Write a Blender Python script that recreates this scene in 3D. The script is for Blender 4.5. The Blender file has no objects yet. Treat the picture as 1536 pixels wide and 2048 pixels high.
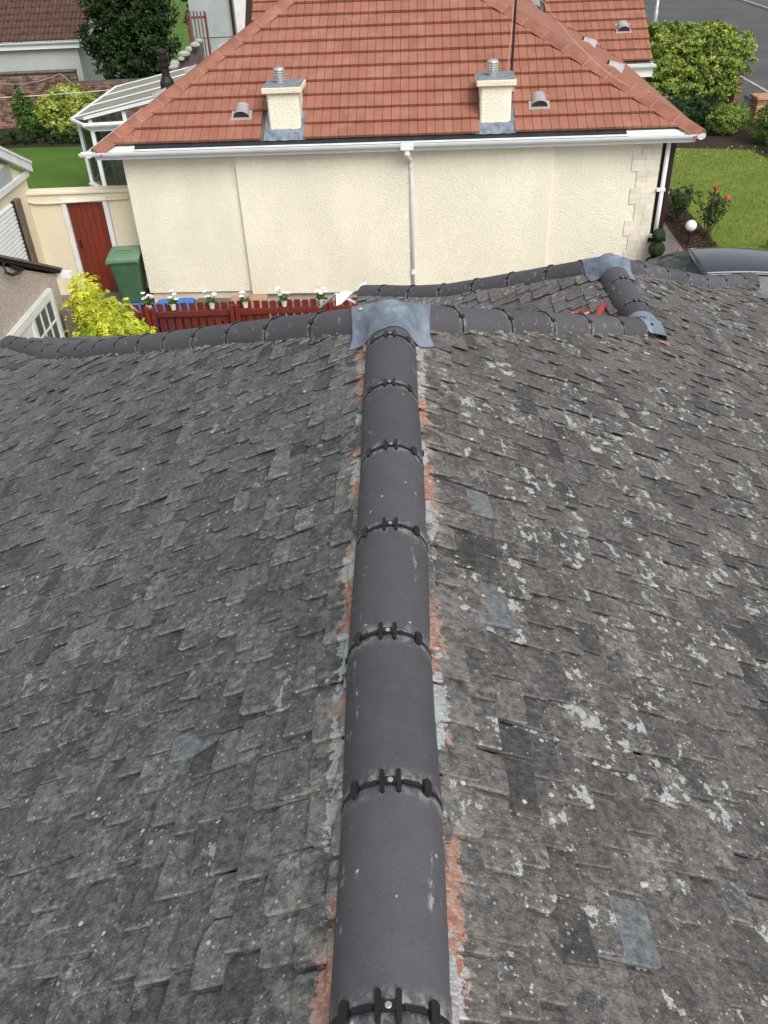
import bpy, math, random
from mathutils import Vector, Matrix
R = math.radians
random.seed(7)
U = random.uniform
sc = bpy.context.scene
COL = sc.collection

# ------------------------------------------------------------------ camera
CH = 6.5                                   # camera height over the ground
FPX, PITCH, ROLL, YAW = 1689.4, 0.6350, 0.0471, -0.0349
fw = Vector((math.sin(YAW)*math.cos(PITCH), math.cos(YAW)*math.cos(PITCH), -math.sin(PITCH)))
r0 = Vector((math.cos(YAW), -math.sin(YAW), 0)); u0 = r0.cross(fw)
CR = math.cos(ROLL)*r0 - math.sin(ROLL)*u0
CU = math.cos(ROLL)*u0 + math.sin(ROLL)*r0
CAM = Vector((0, 0, CH))
cd = bpy.data.cameras.new('camera'); cam = bpy.data.objects.new('camera', cd); COL.objects.link(cam)
m3 = Matrix((CR, CU, -fw)).transposed()
cam.matrix_world = Matrix.Translation(CAM) @ m3.to_4x4()
cd.sensor_fit = 'HORIZONTAL'; cd.sensor_width = 36; cd.lens = FPX/1536*36
cd.clip_start = 0.05; cd.clip_end = 2000
sc.camera = cam

# ------------------------------------------------------------------ sky, sun, exposure
SUN_EL, SUN_AZ = R(46), R(152)             # overcast: the sun is only a broad soft glow
w = bpy.data.worlds.new('World'); sc.world = w; w.use_nodes = True
nt = w.node_tree; nt.nodes.clear()
sky = nt.nodes.new('ShaderNodeTexSky'); sky.sky_type = 'NISHITA'; sky.sun_disc = False
sky.sun_elevation = SUN_EL; sky.sun_rotation = SUN_AZ; sky.air_density = 1.0; sky.dust_density = 3.0; sky.ozone_density = 1.0
hs = nt.nodes.new('ShaderNodeHueSaturation'); hs.inputs['Saturation'].default_value = 0.22
bg = nt.nodes.new('ShaderNodeBackground'); bg.inputs['Strength'].default_value = 0.12
wo = nt.nodes.new('ShaderNodeOutputWorld')
nt.links.new(sky.outputs[0], hs.inputs['Color']); nt.links.new(hs.outputs[0], bg.inputs[0]); nt.links.new(bg.outputs[0], wo.inputs[0])
sd = bpy.data.lights.new('sun', 'SUN'); sd.energy = 1.5; sd.angle = R(40); sd.color = (1, .96, .9)
so = bpy.data.objects.new('sun', sd); COL.objects.link(so)
sv = Vector((math.sin(SUN_AZ)*math.cos(SUN_EL), math.cos(SUN_AZ)*math.cos(SUN_EL), math.sin(SUN_EL)))
so.rotation_euler = sv.to_track_quat('Z', 'Y').to_euler(); so.location = (0, 0, 30)
vs = sc.view_settings; vs.view_transform = 'Standard'; vs.look = 'None'; vs.exposure = 0.6; vs.gamma = 1; vs.use_curve_mapping = False

# ------------------------------------------------------------------ pixel -> direction -> point on a known plane
def ray(px, py): return fw + (px-768)/FPX*CR - (py-1024)/FPX*CU
def gz(px, py, z):
    d = ray(px, py); return CAM + d*((z-CH)/d.z)
def gy(px, py, Y):
    d = ray(px, py); return CAM + d*(Y/d.y)
def gx(px, py, X):
    d = ray(px, py); return CAM + d*(X/d.x)

# ------------------------------------------------------------------ mesh helpers
class MB:
    def __init__(s, T=None): s.v = []; s.f = []; s.c = []; s.T = T
    def add(s, vs_, fs, col=(.5, .5, .5, 1)):
        if s.T: vs_ = [s.T @ Vector(p) for p in vs_]
        b = len(s.v); s.v += [tuple(p) for p in vs_]; s.f += [tuple(b+i for i in f) for f in fs]
        if isinstance(col, list): s.c += col
        else: s.c += [col]*len(vs_)
        return s
    def box(s, x0, x1, y0, y1, z0, z1, col=(.5, .5, .5, 1), M=None):
        P = [Vector((x, y, z)) for z in (z0, z1) for y in (y0, y1) for x in (x0, x1)]
        if M: P = [M @ p for p in P]
        return s.add(P, [(0, 2, 3, 1), (4, 5, 7, 6), (0, 1, 5, 4), (2, 6, 7, 3), (0, 4, 6, 2), (1, 3, 7, 5)], col)
    def bbox(s, x0, x1, y0, y1, z0, z1, b=.01, col=(.5, .5, .5, 1), M=None):   # chamfered box
        P = []; 
        for sx in (0, 1):
            for sy in (0, 1):
                for sz in (0, 1):
                    for k in range(3):
                        q = [(x0, x1)[sx], (y0, y1)[sy], (z0, z1)[sz]]
                        for j in range(3):
                            if j != k: q[j] += b if (sx, sy, sz)[j] == 0 else -b
                        P.append(M @ Vector(q) if M else Vector(q))
        I = lambda a, b_, c, k: ((a*2+b_)*2+c)*3+k
        F = []
        F += [(I(0,0,0,0), I(0,0,1,0), I(0,1,1,0), I(0,1,0,0)), (I(1,0,0,0), I(1,1,0,0), I(1,1,1,0), I(1,0,1,0)),
              (I(0,0,0,1), I(1,0,0,1), I(1,0,1,1), I(0,0,1,1)), (I(0,1,0,1), I(0,1,1,1), I(1,1,1,1), I(1,1,0,1)),
              (I(0,0,0,2), I(0,1,0,2), I(1,1,0,2), I(1,0,0,2)), (I(0,0,1,2), I(1,0,1,2), I(1,1,1,2), I(0,1,1,2))]
        for a in (0, 1):
            for c in (0, 1):
                F.append((I(a,c,0,0), I(a,c,1,0), I(a,c,1,1), I(a,c,0,1)))
                F.append((I(a,0,c,0), I(a,1,c,0), I(a,1,c,2), I(a,0,c,2)))
                F.append((I(0,a,c,1), I(1,a,c,1), I(1,a,c,2), I(0,a,c,2)))
        for a in (0, 1):
            for c in (0, 1):
                for d in (0, 1): F.append((I(a,c,d,0), I(a,c,d,1), I(a,c,d,2)))
        return s.add(P, F, col)
    def tube(s, pts, r, n=8, col=(.5, .5, .5, 1), cap=True):
        pts = [Vector(p) for p in pts]; rs = r if isinstance(r, (list, tuple)) else [r]*len(pts)
        V = []; F = []
        for i, p in enumerate(pts):
            d = (pts[min(i+1, len(pts)-1)]-pts[max(i-1, 0)]).normalized()
            a = d.orthogonal().normalized() if abs(d.z) < .9 else d.cross(Vector((0, 1, 0))).normalized()
            if abs(d.z) < .9: a = d.cross(Vector((0, 0, 1))).normalized()
            b = d.cross(a)
            for k in range(n):
                t = 2*math.pi*k/n; V.append(p+(a*math.cos(t)+b*math.sin(t))*rs[i])
        for i in range(len(pts)-1):
            for k in range(n): F.append((i*n+k, i*n+(k+1) % n, (i+1)*n+(k+1) % n, (i+1)*n+k))
        if cap: F.append(tuple(range(n))[::-1]); F.append(tuple((len(pts)-1)*n+k for k in range(n)))
        return s.add(V, F, col)
    def lathe(s, prof, c=(0, 0, 0), n=16, col=(.5, .5, .5, 1), sx=1, sy=1):
        V = []; F = []; m = len(prof); c = Vector(c)
        for r_, z in prof:
            for k in range(n):
                t = 2*math.pi*k/n; V.append(c+Vector((r_*math.cos(t)*sx, r_*math.sin(t)*sy, z)))
        for i in range(m-1):
            for k in range(n): F.append((i*n+k, i*n+(k+1) % n, (i+1)*n+(k+1) % n, (i+1)*n+k))
        F.append(tuple(range(n))[::-1]); F.append(tuple((m-1)*n+k for k in range(n)))
        return s.add(V, F, col)
    def prism(s, poly, d, col=(.5, .5, .5, 1)):      # poly: 3-D points, d: extrusion vector
        n = len(poly); V = [Vector(p) for p in poly]; V += [p+Vector(d) for p in V]
        F = [tuple(range(n))[::-1], tuple(range(n, 2*n))]+[(i, (i+1) % n, n+(i+1) % n, n+i) for i in range(n)]
        return s.add(V, F, col)
    def grid(s, P, col=(.5, .5, .5, 1)):              # P[i][j] points
        n = len(P); m = len(P[0]); V = [p for row in P for p in row]
        return s.add(V, [(i*m+j, i*m+j+1, (i+1)*m+j+1, (i+1)*m+j) for i in range(n-1) for j in range(m-1)], col)
    def build(s, name, mat, parent=None, smooth=False):
        me = bpy.data.meshes.new(name); me.from_pydata(s.v, [], s.f); me.update()
        a = me.color_attributes.new('tone', 'FLOAT_COLOR', 'POINT')
        a.data.foreach_set('color', [x for c in s.c for x in c])
        if smooth: me.polygons.foreach_set('use_smooth', [True]*len(me.polygons))
        me.materials.append(mat)
        o = bpy.data.objects.new(name, me); COL.objects.link(o)
        if parent: attach(o, parent)
        return o
def attach(o, parent):                       # meshes are laid out in world coordinates (or round the origin, before their Empty is moved)
    o.parent = parent
    if parent.type == 'EMPTY': o.matrix_parent_inverse = Matrix.Translation(-Vector(parent.location))
def tag(o, label, cat, group=None):
    o['label'] = label; o['category'] = cat
    if group: o['group'] = group
    return o
def thing(name, label, cat, loc=(0, 0, 0), group=None):
    o = bpy.data.objects.new(name, None); COL.objects.link(o); o.location = loc; o.empty_display_size = .2
    return tag(o, label, cat, group)
def structure(o): o['kind'] = 'structure'; return o
def stuff(o): o['kind'] = 'stuff'; return o
def copy_tree(o, parent=None):
    c = o.copy(); COL.objects.link(c); c.parent = parent
    for ch in list(o.children): copy_tree(ch, c)
    return c

# ------------------------------------------------------------------ material helpers
class NT:
    def __init__(s, name):
        s.m = bpy.data.materials.new(name); s.m.use_nodes = True; s.t = s.m.node_tree; s.t.nodes.clear()
        s.out = s.n('ShaderNodeOutputMaterial'); s.b = s.n('ShaderNodeBsdfPrincipled'); s.l(s.b.outputs[0], s.out.inputs[0])
        g = s.n('ShaderNodeNewGeometry'); s.pos = g.outputs['Position']; s.nor = g.outputs['Normal']
    def n(s, k): return s.t.nodes.new(k)
    def l(s, a, b): s.t.links.new(a, b)
    def put(s, inp, v):
        if isinstance(v, (int, float)): inp.default_value = v
        elif isinstance(v, (tuple, list)):
            inp.default_value = tuple(v) if len(v) != 3 or inp.type == 'VECTOR' else (*v, 1)
        else: s.l(v, inp)
    def vec(s, scale=(1, 1, 1), rot=(0, 0, 0), src=None):
        q = s.n('ShaderNodeMapping'); s.put(q.inputs['Scale'], scale); s.put(q.inputs['Rotation'], rot); s.l(src or s.pos, q.inputs[0]); return q.outputs[0]
    def noise(s, scale, detail=4, rough=.55, v=None):
        q = s.n('ShaderNodeTexNoise'); q.inputs['Scale'].default_value = scale; q.inputs['Detail'].default_value = detail; q.inputs['Roughness'].default_value = rough
        s.l(v or s.pos, q.inputs['Vector']); return q.outputs['Fac']
    def voro(s, scale, v=None, feat='F1', rnd=1):
        q = s.n('ShaderNodeTexVoronoi'); q.feature = feat; q.inputs['Scale'].default_value = scale; q.inputs['Randomness'].default_value = rnd
        s.l(v or s.pos, q.inputs['Vector']); return q.outputs['Distance'], q.outputs['Color'] if feat == 'F1' else None
    def math(s, op, a, b=0., c=0.):
        q = s.n('ShaderNodeMath'); q.operation = op
        for i, x in enumerate((a, b, c)): s.put(q.inputs[i], x)
        return q.outputs[0]
    def step(s, v, lo, hi, a=0., b=1.):
        q = s.n('ShaderNodeMapRange'); q.interpolation_type = 'SMOOTHSTEP'; s.l(v, q.inputs[0])
        for i, x in zip((1, 2, 3, 4), (lo, hi, a, b)): s.put(q.inputs[i], x)
        return q.outputs[0]
    def mix(s, f, a, b, mode='MIX'):
        q = s.n('ShaderNodeMix'); q.data_type = 'RGBA'; q.blend_type = mode
        s.put(q.inputs[0], f); s.put(q.inputs[6], a); s.put(q.inputs[7], b); return q.outputs[2]
    def sep(s, v):
        q = s.n('ShaderNodeSeparateXYZ'); s.l(v, q.inputs[0]); return q.outputs
    def tone(s):
        q = s.n('ShaderNodeAttribute'); q.attribute_name = 'tone'
        k = s.n('ShaderNodeSeparateColor'); s.l(q.outputs['Color'], k.inputs[0]); return k.outputs[0], k.outputs[1], k.outputs[2], q.outputs['Alpha'], q.outputs['Color']
    def bump(s, h, strength=.5, dist=.01):
        q = s.n('ShaderNodeBump'); q.inputs['Strength'].default_value = strength; q.inputs['Distance'].default_value = dist
        s.l(h, q.inputs['Height']); s.l(q.outputs[0], s.b.inputs['Normal'])
    def done(s, col, rough=.7, spec=.4, metal=0.):
        s.put(s.b.inputs['Base Color'], col); s.put(s.b.inputs['Roughness'], rough); s.put(s.b.inputs['Specular IOR Level'], spec); s.put(s.b.inputs['Metallic'], metal); return s.m
def srgb(r_, g, b):
    f = lambda c: (c/255/12.92) if c <= 10 else ((c/255+.055)/1.055)**2.4
    return (f(r_), f(g), f(b))
def k3(c, k): return (c[0]*k, c[1]*k, c[2]*k)
def simple(name, col, rough=.6, var=.12, scale=6., bump=0., bscale=50., spec=.35, metal=0., dirt=None, tone=0.):
    N = NT(name); a = N.noise(scale, 5, .6); f = N.step(a, .3, .7)
    c = N.mix(f, k3(col, 1-var), k3(col, 1+var))
    if tone:
        r_ = N.tone()[0]; c = N.mix(1., c, N.mix(r_, (1-tone,)*3, (1+tone,)*3), 'MULTIPLY')
    if dirt: c = N.mix(N.step(N.noise(scale*.6, 6, .7, N.vec((1, 1, .35))), .52, .75), c, dirt)
    if bump: N.bump(N.noise(bscale, 4, .6), .6, bump)
    return N.done(c, rough, spec, metal)

# ---- our roof slate: dark stone, lichen crusts and dots, old mortar beside the ridges
def slate_material():
    N = NT('weathered_slate'); r_, g, b, a, _ = N.tone(); px = N.sep(N.pos)[0]
    side = N.step(px, -.15, .25)
    n1 = N.noise(5, 3, .6); n2 = N.noise(42, 5, .75); n3 = N.noise(210, 2, .7); n4 = N.noise(17, 4, .7)
    cool = N.mix(r_, (.039, .0425, .0445), (.145, .150, .148)); warm = N.mix(r_, (.042, .040, .039), (.144, .135, .130))
    c = N.mix(side, cool, warm)
    c = N.mix(N.math('MULTIPLY', N.step(n1, .4, .7), .5), c, N.mix(side, (.095, .102, .094), (.115, .102, .094)))
    c = N.mix(1., c, N.mix(N.step(n2, .3, .7), (.5,)*3, (1.6,)*3), 'MULTIPLY')
    c = N.mix(1., c, N.mix(N.step(n3, .3, .7), (.72,)*3, (1.3,)*3), 'MULTIPLY')
    film = N.math('MULTIPLY', N.math('MULTIPLY', N.step(n4, .45, .66), N.step(n2, .36, .62)), N.step(g, .25, .7))
    c = N.mix(N.math('MULTIPLY', film, .6), c, N.mix(side, (.27, .28, .272), (.29, .28, .265)))
    lo = N.math('MULTIPLY_ADD', side, -.33, .88)
    blot = N.math('MULTIPLY', N.step(N.math('MULTIPLY_ADD', n3, .1, N.math('MULTIPLY_ADD', n2, .16, N.noise(20, 3, .6, N.vec((1.2, .9, 1))))), .705, .745), N.step(g, lo, N.math('ADD', lo, .2)))
    blot = N.math('MULTIPLY', blot, N.step(n2, .25, .55, .35, 1.))
    c = N.mix(N.math('MULTIPLY', blot, .78), c, N.mix(N.step(n3, .3, .7), (.34, .35, .34), (.60, .615, .60)))
    d1, c1 = N.voro(95); s1 = N.sep(c1); rad = N.math('MULTIPLY', s1[1], N.math('MULTIPLY', s1[1], .42))
    dot = N.math('MULTIPLY', N.step(N.math('SUBTRACT', d1, rad), .05, -.04), N.math('GREATER_THAN', N.math('ADD', s1[0], N.math('MULTIPLY', N.math('ADD', n1, n4), .8)), 1.53))
    c = N.mix(N.math('MULTIPLY', dot, .6), c, (.47, .47, .43))
    d2, c2 = N.voro(27); s2 = N.sep(c2)
    dot2 = N.math('MULTIPLY', N.step(d2, .20, .15), N.math('GREATER_THAN', s2[0], .94))
    c = N.mix(N.math('MULTIPLY', dot2, .8), c, N.mix(N.step(s2[1], .72, .76), (.56, .56, .5), (.46, .44, .24)))
    # old pink mortar and grey cement beside the ridge and hips (b = distance to the line)
    mm = N.math('ADD', b, N.math('ADD', N.math('MULTIPLY', N.math('SUBTRACT', n4, .5), -.11), N.math('MULTIPLY', N.math('SUBTRACT', n2, .5), -.05)))
    n5 = N.noise(3.1, 3, .5)
    pink = N.math('MULTIPLY', N.step(mm, .138, .131), N.step(n5, .42, .5))
    c = N.mix(N.math('MULTIPLY', pink, N.step(n3, .3, .55, .6, .95)), c, N.mix(N.step(n2, .4, .6), (.36, .13, .085), (.44, .30, .235)))
    cem = N.math('MULTIPLY', N.step(mm, .133, .129), N.step(N.math('MULTIPLY_ADD', n2, .3, N.noise(4.3, 3, .6, N.vec((1.5, .8, 1.3)))), .68, .70))
    c = N.mix(N.math('MULTIPLY', cem, .9), c, N.mix(N.step(n3, .35, .65), (.27, .31, .33), (.46, .5, .52)))
    pale = N.math('MULTIPLY', N.step(mm, .24, .14), N.step(n4, .45, .62))
    c = N.mix(N.math('MULTIPLY', pale, .55), c, (.25, .215, .185))
    c = N.mix(N.step(a, .6, .4), c, N.mix(N.step(n2, .3, .7), (.075, .085, .092), (.20, .215, .22)))
    N.bump(N.noise(34, 5, .7, N.vec((1, 1.8, 1))), .9, .008)
    return N.done(c, N.mix(n2, (.5,)*3, (.85,)*3), .35)
def ridge_material():
    N = NT('dark_clay_ridge'); ang, end, rnd, _, _ = N.tone()
    n1 = N.noise(4, 4, .5); c = N.mix(n1, (.072, .070, .079), (.090, .088, .098))
    c = N.mix(1., c, N.mix(rnd, (.84,)*3, (1.14,)*3), 'MULTIPLY')
    c = N.mix(1., c, N.mix(N.step(N.noise(22, 5, .7), .35, .68), (.94,)*3, (1.06,)*3), 'MULTIPLY')
    c = N.mix(N.step(N.noise(240, 3, .6), .62, .75), c, (.16, .155, .165))
    c = N.mix(N.step(N.noise(170, 2, .6), .36, .26), c, (.05, .05, .055))
    flank = N.math('MULTIPLY', N.step(ang, .28, .5), N.step(ang, .85, .6))
    sc_ = N.math('MULTIPLY', N.step(N.noise(14, 6, .75, N.vec((1.8, .6, 1.2))), .585, .68), flank)
    c = N.mix(N.math('MULTIPLY', sc_, .7), c, (.42, .43, .44))
    ends = N.math('MULTIPLY', N.step(end, .80, .99), N.step(N.noise(32, 6, .7), .44, .6))
    c = N.mix(N.math('MULTIPLY', ends, .55), c, (.36, .36, .37))
    d, cc = N.voro(26); dots = N.math('MULTIPLY', N.step(d, .12, .08), N.step(N.sep(cc)[0], .86, .9))
    c = N.mix(dots, c, (.45, .45, .44))
    N.bump(N.noise(260, 3, .6), .5, .002)
    return N.done(c, .62, .3)
def lead_material():
    N = NT('lead_sheet'); n = N.noise(9, 6, .65, N.vec((1, .5, 1), (0, 0, .6)))
    c = N.mix(N.step(n, .3, .7), (.11, .14, .185), (.25, .295, .36)); c = N.mix(N.step(N.noise(45, 5, .7), .55, .75), c, (.34, .38, .43))
    N.bump(N.noise(22, 4, .55), .6, .006); return N.done(c, .5, .4, .15)
def render_material(name, c0, scale=17, depth=.03):
    N = NT(name); n = N.noise(1.1, 5, .6, N.vec((1, 1, .5))); c = N.mix(N.step(n, .35, .7), k3(c0, .93), k3(c0, 1.03))
    h = N.math('ADD', N.noise(scale, 5, .6, N.vec((1, 1, 1.5))), N.math('MULTIPLY', N.noise(scale*3.5, 3, .6), .35))
    c = N.mix(1., c, N.mix(N.step(h, .45, .8), (.93,)*3, (1.03,)*3), 'MULTIPLY')
    c = N.mix(N.math('MULTIPLY', N.step(N.noise(.7, 6, .7, N.vec((2.2, 2.2, .4))), .58, .8), .3), c, k3((c0[0], c0[1]*1.0, c0[2]*.9), .8))
    N.bump(h, 1., depth); return N.done(c, .9, .2)
def redtile_material():
    N = NT('red_concrete_tile'); r_, g, b, a, _ = N.tone()
    c = N.mix(r_, (.262, .105, .070), (.34, .145, .10)); c = N.mix(N.step(N.noise(3, 5, .65), .45, .75), c, (.36, .17, .12))
    st = N.math('MULTIPLY', N.step(N.noise(9, 5, .7, N.vec((2.6, .8, .8))), .56, .72), .5)
    c = N.mix(st, c, (.17, .12, .085)); c = N.mix(N.step(N.noise(60, 3, .6), .6, .8), c, (.5, .28, .22))
    N.bump(N.noise(120, 3, .6), .3, .003); return N.done(c, .75, .3)
def foliage_material(name, dark, light, tip=None):
    N = NT(name); r_, g, b, a, _ = N.tone(); c = N.mix(r_, dark, light)
    if tip: c = N.mix(g, c, tip)
    N.b.inputs['Subsurface Weight'].default_value = 0.
    m = N.done(c, .5, .35)
    tr = N.n('ShaderNodeBsdfTranslucent'); N.l(c, tr.inputs[0]); mx = N.n('ShaderNodeMixShader'); mx.inputs[0].default_value = .28
    N.l(N.b.outputs[0], mx.inputs[1]); N.l(tr.outputs[0], mx.inputs[2]); N.l(mx.outputs[0], N.out.inputs[0]); return m
def grass_material(name, c1, c2, c3):
    N = NT(name); c = N.mix(N.step(N.noise(.9, 5, .6), .35, .65), c1, c2); c = N.mix(N.step(N.noise(5, 6, .7), .45, .7), c, c3)
    c = N.mix(1., c, N.mix(N.noise(26, 5, .75), (.45,)*3, (1.55,)*3), 'MULTIPLY')
    d, cc = N.voro(3.3); c = N.mix(N.math('MULTIPLY', N.step(d, .07, .05), N.step(N.sep(cc)[0], .8, .82)), c, (.6, .55, .25))
    N.bump(N.noise(40, 4, .7), .8, .03); return N.done(c, .85, .15)
def plank_material(name, c1, c2, rough=.5):
    N = NT(name); r_ = N.tone()[0]; c = N.mix(N.step(N.noise(12, 6, .7, N.vec((3, 3, .25))), .3, .7), c1, c2)
    c = N.mix(1., c, N.mix(r_, (.85,)*3, (1.15,)*3), 'MULTIPLY'); N.bump(N.noise(40, 4, .6, N.vec((3, 3, .2))), .3, .003); return N.done(c, rough, .4)
def asphalt_material():
    N = NT('asphalt'); c = N.mix(N.step(N.noise(.35, 5, .6), .3, .7), (.072, .074, .078), (.1, .102, .107))
    c = N.mix(1., c, N.mix(N.noise(30, 4, .8), (.7,)*3, (1.3,)*3), 'MULTIPLY'); c = N.mix(N.step(N.noise(1.2, 6, .75), .6, .75), c, (.13, .13, .13))
    N.bump(N.noise(120, 2, .6), .4, .005); return N.done(c, .85, .3)
def dash_material():
    N = NT('pebbledash'); d, cc = N.voro(42); v = N.sep(cc)[0]; c = N.mix(v, (.42, .34, .29), (.70, .63, .57)); c = N.mix(N.step(v, .85, .9), c, (.66, .63, .58))
    c = N.mix(N.step(d, .35, .6), c, (.42, .35, .30)); N.bump(N.math('SUBTRACT', 1., d), .5, .006); return N.done(c, .9, .2)

M = dict(
 slate=slate_material(), ridge=ridge_material(), lead=lead_material(), deck=simple('roofing_felt', (.02, .02, .022), .9),
 plastic=simple('black_plastic', (.012, .012, .013), .45, .1, spec=.4), screw=simple('bright_screw', (.62, .62, .6), .35, .1, metal=.8),
 cream=render_material('cream_roughcast', (.90, .845, .69), 28, .022), cream2=render_material('cream_wall_render', (.78, .70, .53), 30, .012), plinth=simple('beige_plinth', (.62, .54, .43), .85, .08, bump=.004),
 red=redtile_material(), redcap=simple('red_cap_tile', (.27, .112, .078), .7, .2, 4, .002, 150, tone=.1), mortarline=simple('cap_mortar', (.42, .3, .2), .9),
 white=simple('white_plastic', (.76, .78, .79), .35, .04, 3), whitepaint=simple('white_paint', (.70, .71, .69), .5, .07, 5),
 pinkpipe=simple('pale_pipe', (.80, .77, .77), .45, .05), membrane=simple('black_eaves_membrane', (.03, .033, .037), .45, .2),
 capslab=simple('chimney_flaunching', (.21, .235, .26), .75, .2, 7, .004), galv=simple('galvanised_steel', (.52, .53, .54), .4, .1, metal=.6),
 ventgrey=simple('roof_vent_plastic', (.36, .335, .34), .5, .12), ventdark=simple('vent_mouth', (.06, .045, .045), .7), brown=simple('brown_window_frame', (.035, .016, .014), .4),
 quoin=simple('quoin_brick', (.72, .665, .56), .85, .06, 9, .003, 60, tone=.09), glass=None, curtain=simple('curtain', (.42, .37, .25), .9, .15),
 plank=plank_material('red_brown_plank', (.14, .022, .010), (.21, .037, .017)), picket=plank_material('stained_picket', (.12, .018, .012), (.19, .033, .02)), timber=plank_material('bare_timber', (.085, .065, .05), (.22, .175, .135), .8),
 bin=simple('green_bin_plastic', (.055, .125, .068), .45, .12, 5, spec=.4), binlid=simple('green_bin_lid', (.13, .24, .15), .45, .1, 5), rubber=simple('rubber', (.012, .012, .012), .7),
 blue=simple('blue_bin_plastic', (.03, .16, .52), .45), lilac=simple('faded_blue_plastic', (.26, .30, .62), .5), brownbin=simple('brown_bin_plastic', (.13, .105, .09), .5), tan=simple('tan_plastic', (.42, .26, .17), .55),
 dash=dash_material(), asphalt=asphalt_material(), grassl=grass_material('lawn_left', (.065, .14, .02), (.095, .18, .028), (.08, .15, .035)), grassr=grass_material('lawn_right', (.15, .205, .035), (.21, .255, .055), (.12, .19, .03)),
 soil=simple('soil', (.035, .024, .017), .95, .4, 9, .02, 30), paving=simple('grey_paving', (.16, .145, .13), .85, .15, 4, .003, 60), concrete=simple('concrete', (.30, .29, .28), .85, .12, 3, .003, 50),
 bark=simple('bark_chips', (.075, .038, .026), .9, .3, 15, tone=.75), kerb=simple('kerb_stone', (.36, .355, .34), .85, .15, 4), pier=simple('pier_brick', (.42, .24, .14), .85, .2, 8, tone=.25),
 oldbrick=simple('old_brick', (.20, .115, .085), .9, .5, 3, .004, 50, tone=.6, dirt=(.28, .265, .24)), mortar=simple('old_mortar', (.12, .105, .09), .95, .3, 6, .01, 30),
 browntile=simple('brown_concrete_tile', (.085, .044, .034), .8, .3, 7, .003, 80, tone=.28, dirt=(.14, .095, .075)), greyrender=render_material('grey_roughcast', (.46, .47, .47), 20, .02), greypanel=simple('grey_render', (.36, .40, .40), .85, .1, 1.5, .004, 40),
 trunk=simple('bark', (.085, .065, .05), .9, .35, 14, .01, 30), flowerwhite=simple('white_petal', (.82, .82, .78), .6, .05), flowerpink=simple('pink_petal', (.72, .07, .16), .55, .25, 30), flowerred=simple('red_petal', (.5, .05, .04), .55, .2), flowerorange=simple('orange_petal', (.6, .16, .1), .6),
 globe=simple('opal_globe', (.8, .8, .77), .25, .03, spec=.5), black=simple('black_metal', (.015, .015, .016), .5), redplastic=simple('red_plastic', (.42, .045, .04), .5, .2), greenplastic=simple('green_fabric', (.02, .22, .12), .6), orange=simple('orange_plastic', (.7, .3, .03), .5),
 stone=simple('pale_stone', (.36, .355, .33), .85, .2, 12, .01, 40), sheet=simple('white_plastic_sheet', (.75, .76, .78), .35, .05, 20, .01, 25), wire=simple('white_line', (.7, .7, .68), .5), copper=simple('pinkish_cable', (.55, .36, .29), .5), foliage_lime=foliage_material('lime_leaves', (.20, .32, .02), (.62, .70, .06), (.90, .86, .13)),
 foliage_holly=foliage_material('dark_leaves', (.006, .018, .006), (.03, .065, .012), (.07, .12, .02)), foliage_var=foliage_material('variegated_leaves', (.07, .15, .015), (.42, .50, .06), (.78, .76, .26)),
 foliage_green=foliage_material('green_leaves', (.025, .07, .012), (.1, .2, .03), (.2, .3, .05)), foliage_hedge=foliage_material('hedge_leaves', (.065, .135, .03), (.32, .44, .07), (.58, .54, .13)), foliage_dark=foliage_material('deep_green_leaves', (.012, .035, .012), (.045, .09, .025), (.08, .13, .03)),
 grassblade=foliage_material('grass_blades', (.12, .18, .03), (.27, .33, .075)),
)
def glass_material(name, tint, rough=.05, seen=.45):
    N = NT(name); N.done(tint, rough, .5)
    tr = N.n('ShaderNodeBsdfTransparent'); tr.inputs[0].default_value = (.7, .76, .76, 1); mx = N.n('ShaderNodeMixShader'); mx.inputs[0].default_value = 1-seen
    N.l(tr.outputs[0], mx.inputs[1]); N.l(N.b.outputs[0], mx.inputs[2]); N.l(mx.outputs[0], N.out.inputs[0]); return N.m
M['glass'] = glass_material('window_glass', (.02, .025, .025)); M['carglass'] = glass_material('car_glass', (.03, .05, .055), .15, .5)
M['polyglass'] = simple('polycarbonate', (.25, .25, .205), .75, .1, 2, spec=.1)
def carpaint():
    N = NT('dark_blue_grey_paint'); N.done((.042, .05, .066), .32, .5, .35); N.b.inputs['Coat Weight'].default_value = .8; N.b.inputs['Coat Roughness'].default_value = .06; return N.m
M['paint'] = carpaint()

# ------------------------------------------------------------------ ground, lawns, road
def flat(name, pts, z, mat, th=None):
    m = MB()
    m.add([(p[0], p[1], z) for p in pts], [tuple(range(len(pts)))])
    return structure(m.build(name, mat))
flat('ground', [(-300, -150), (300, -150), (300, 600), (-300, 600)], -.13, M['grassl'])
flat('yard', [(-30, -30), (11.72, -30), (13.1, 190), (-30, 190)], -.022, M['concrete'])
flat('driveway', [(-9, 9), (9.5, 9), (9.5, 19.2), (-9, 17.2)], -.012, M['paving'])
flat('lawn', [(-30, 16.9), (-4.6, 16.9), (-4.6, 32.2), (-30, 32.2)], -.004, M['grassl'])
flat('front_lawn', [(5.2, 17.6), (11.4, 17.3), (11.6, 27.4), (5.0, 28.5)], -.004, M['grassr'])
flat('planting_bed', [(-16, 30.1), (-8.6, 29.6), (-6.5, 31), (-6.5, 33), (-16, 33)], .002, M['soil'])
flat('back_garden', [(-30, 33.2), (-3, 33.2), (-3, 80), (-30, 80)], -.006, M['grassl'])
flat('border_bed', [(5.5, 26.3), (8.3, 26.6), (10.2, 26.1), (10.5, 24.4), (10.4, 20), (11.5, 20), (11.7, 33.5), (5.5, 33.5)], .003, M['soil'])
RX0, RX1 = 13.25, 21.4
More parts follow.
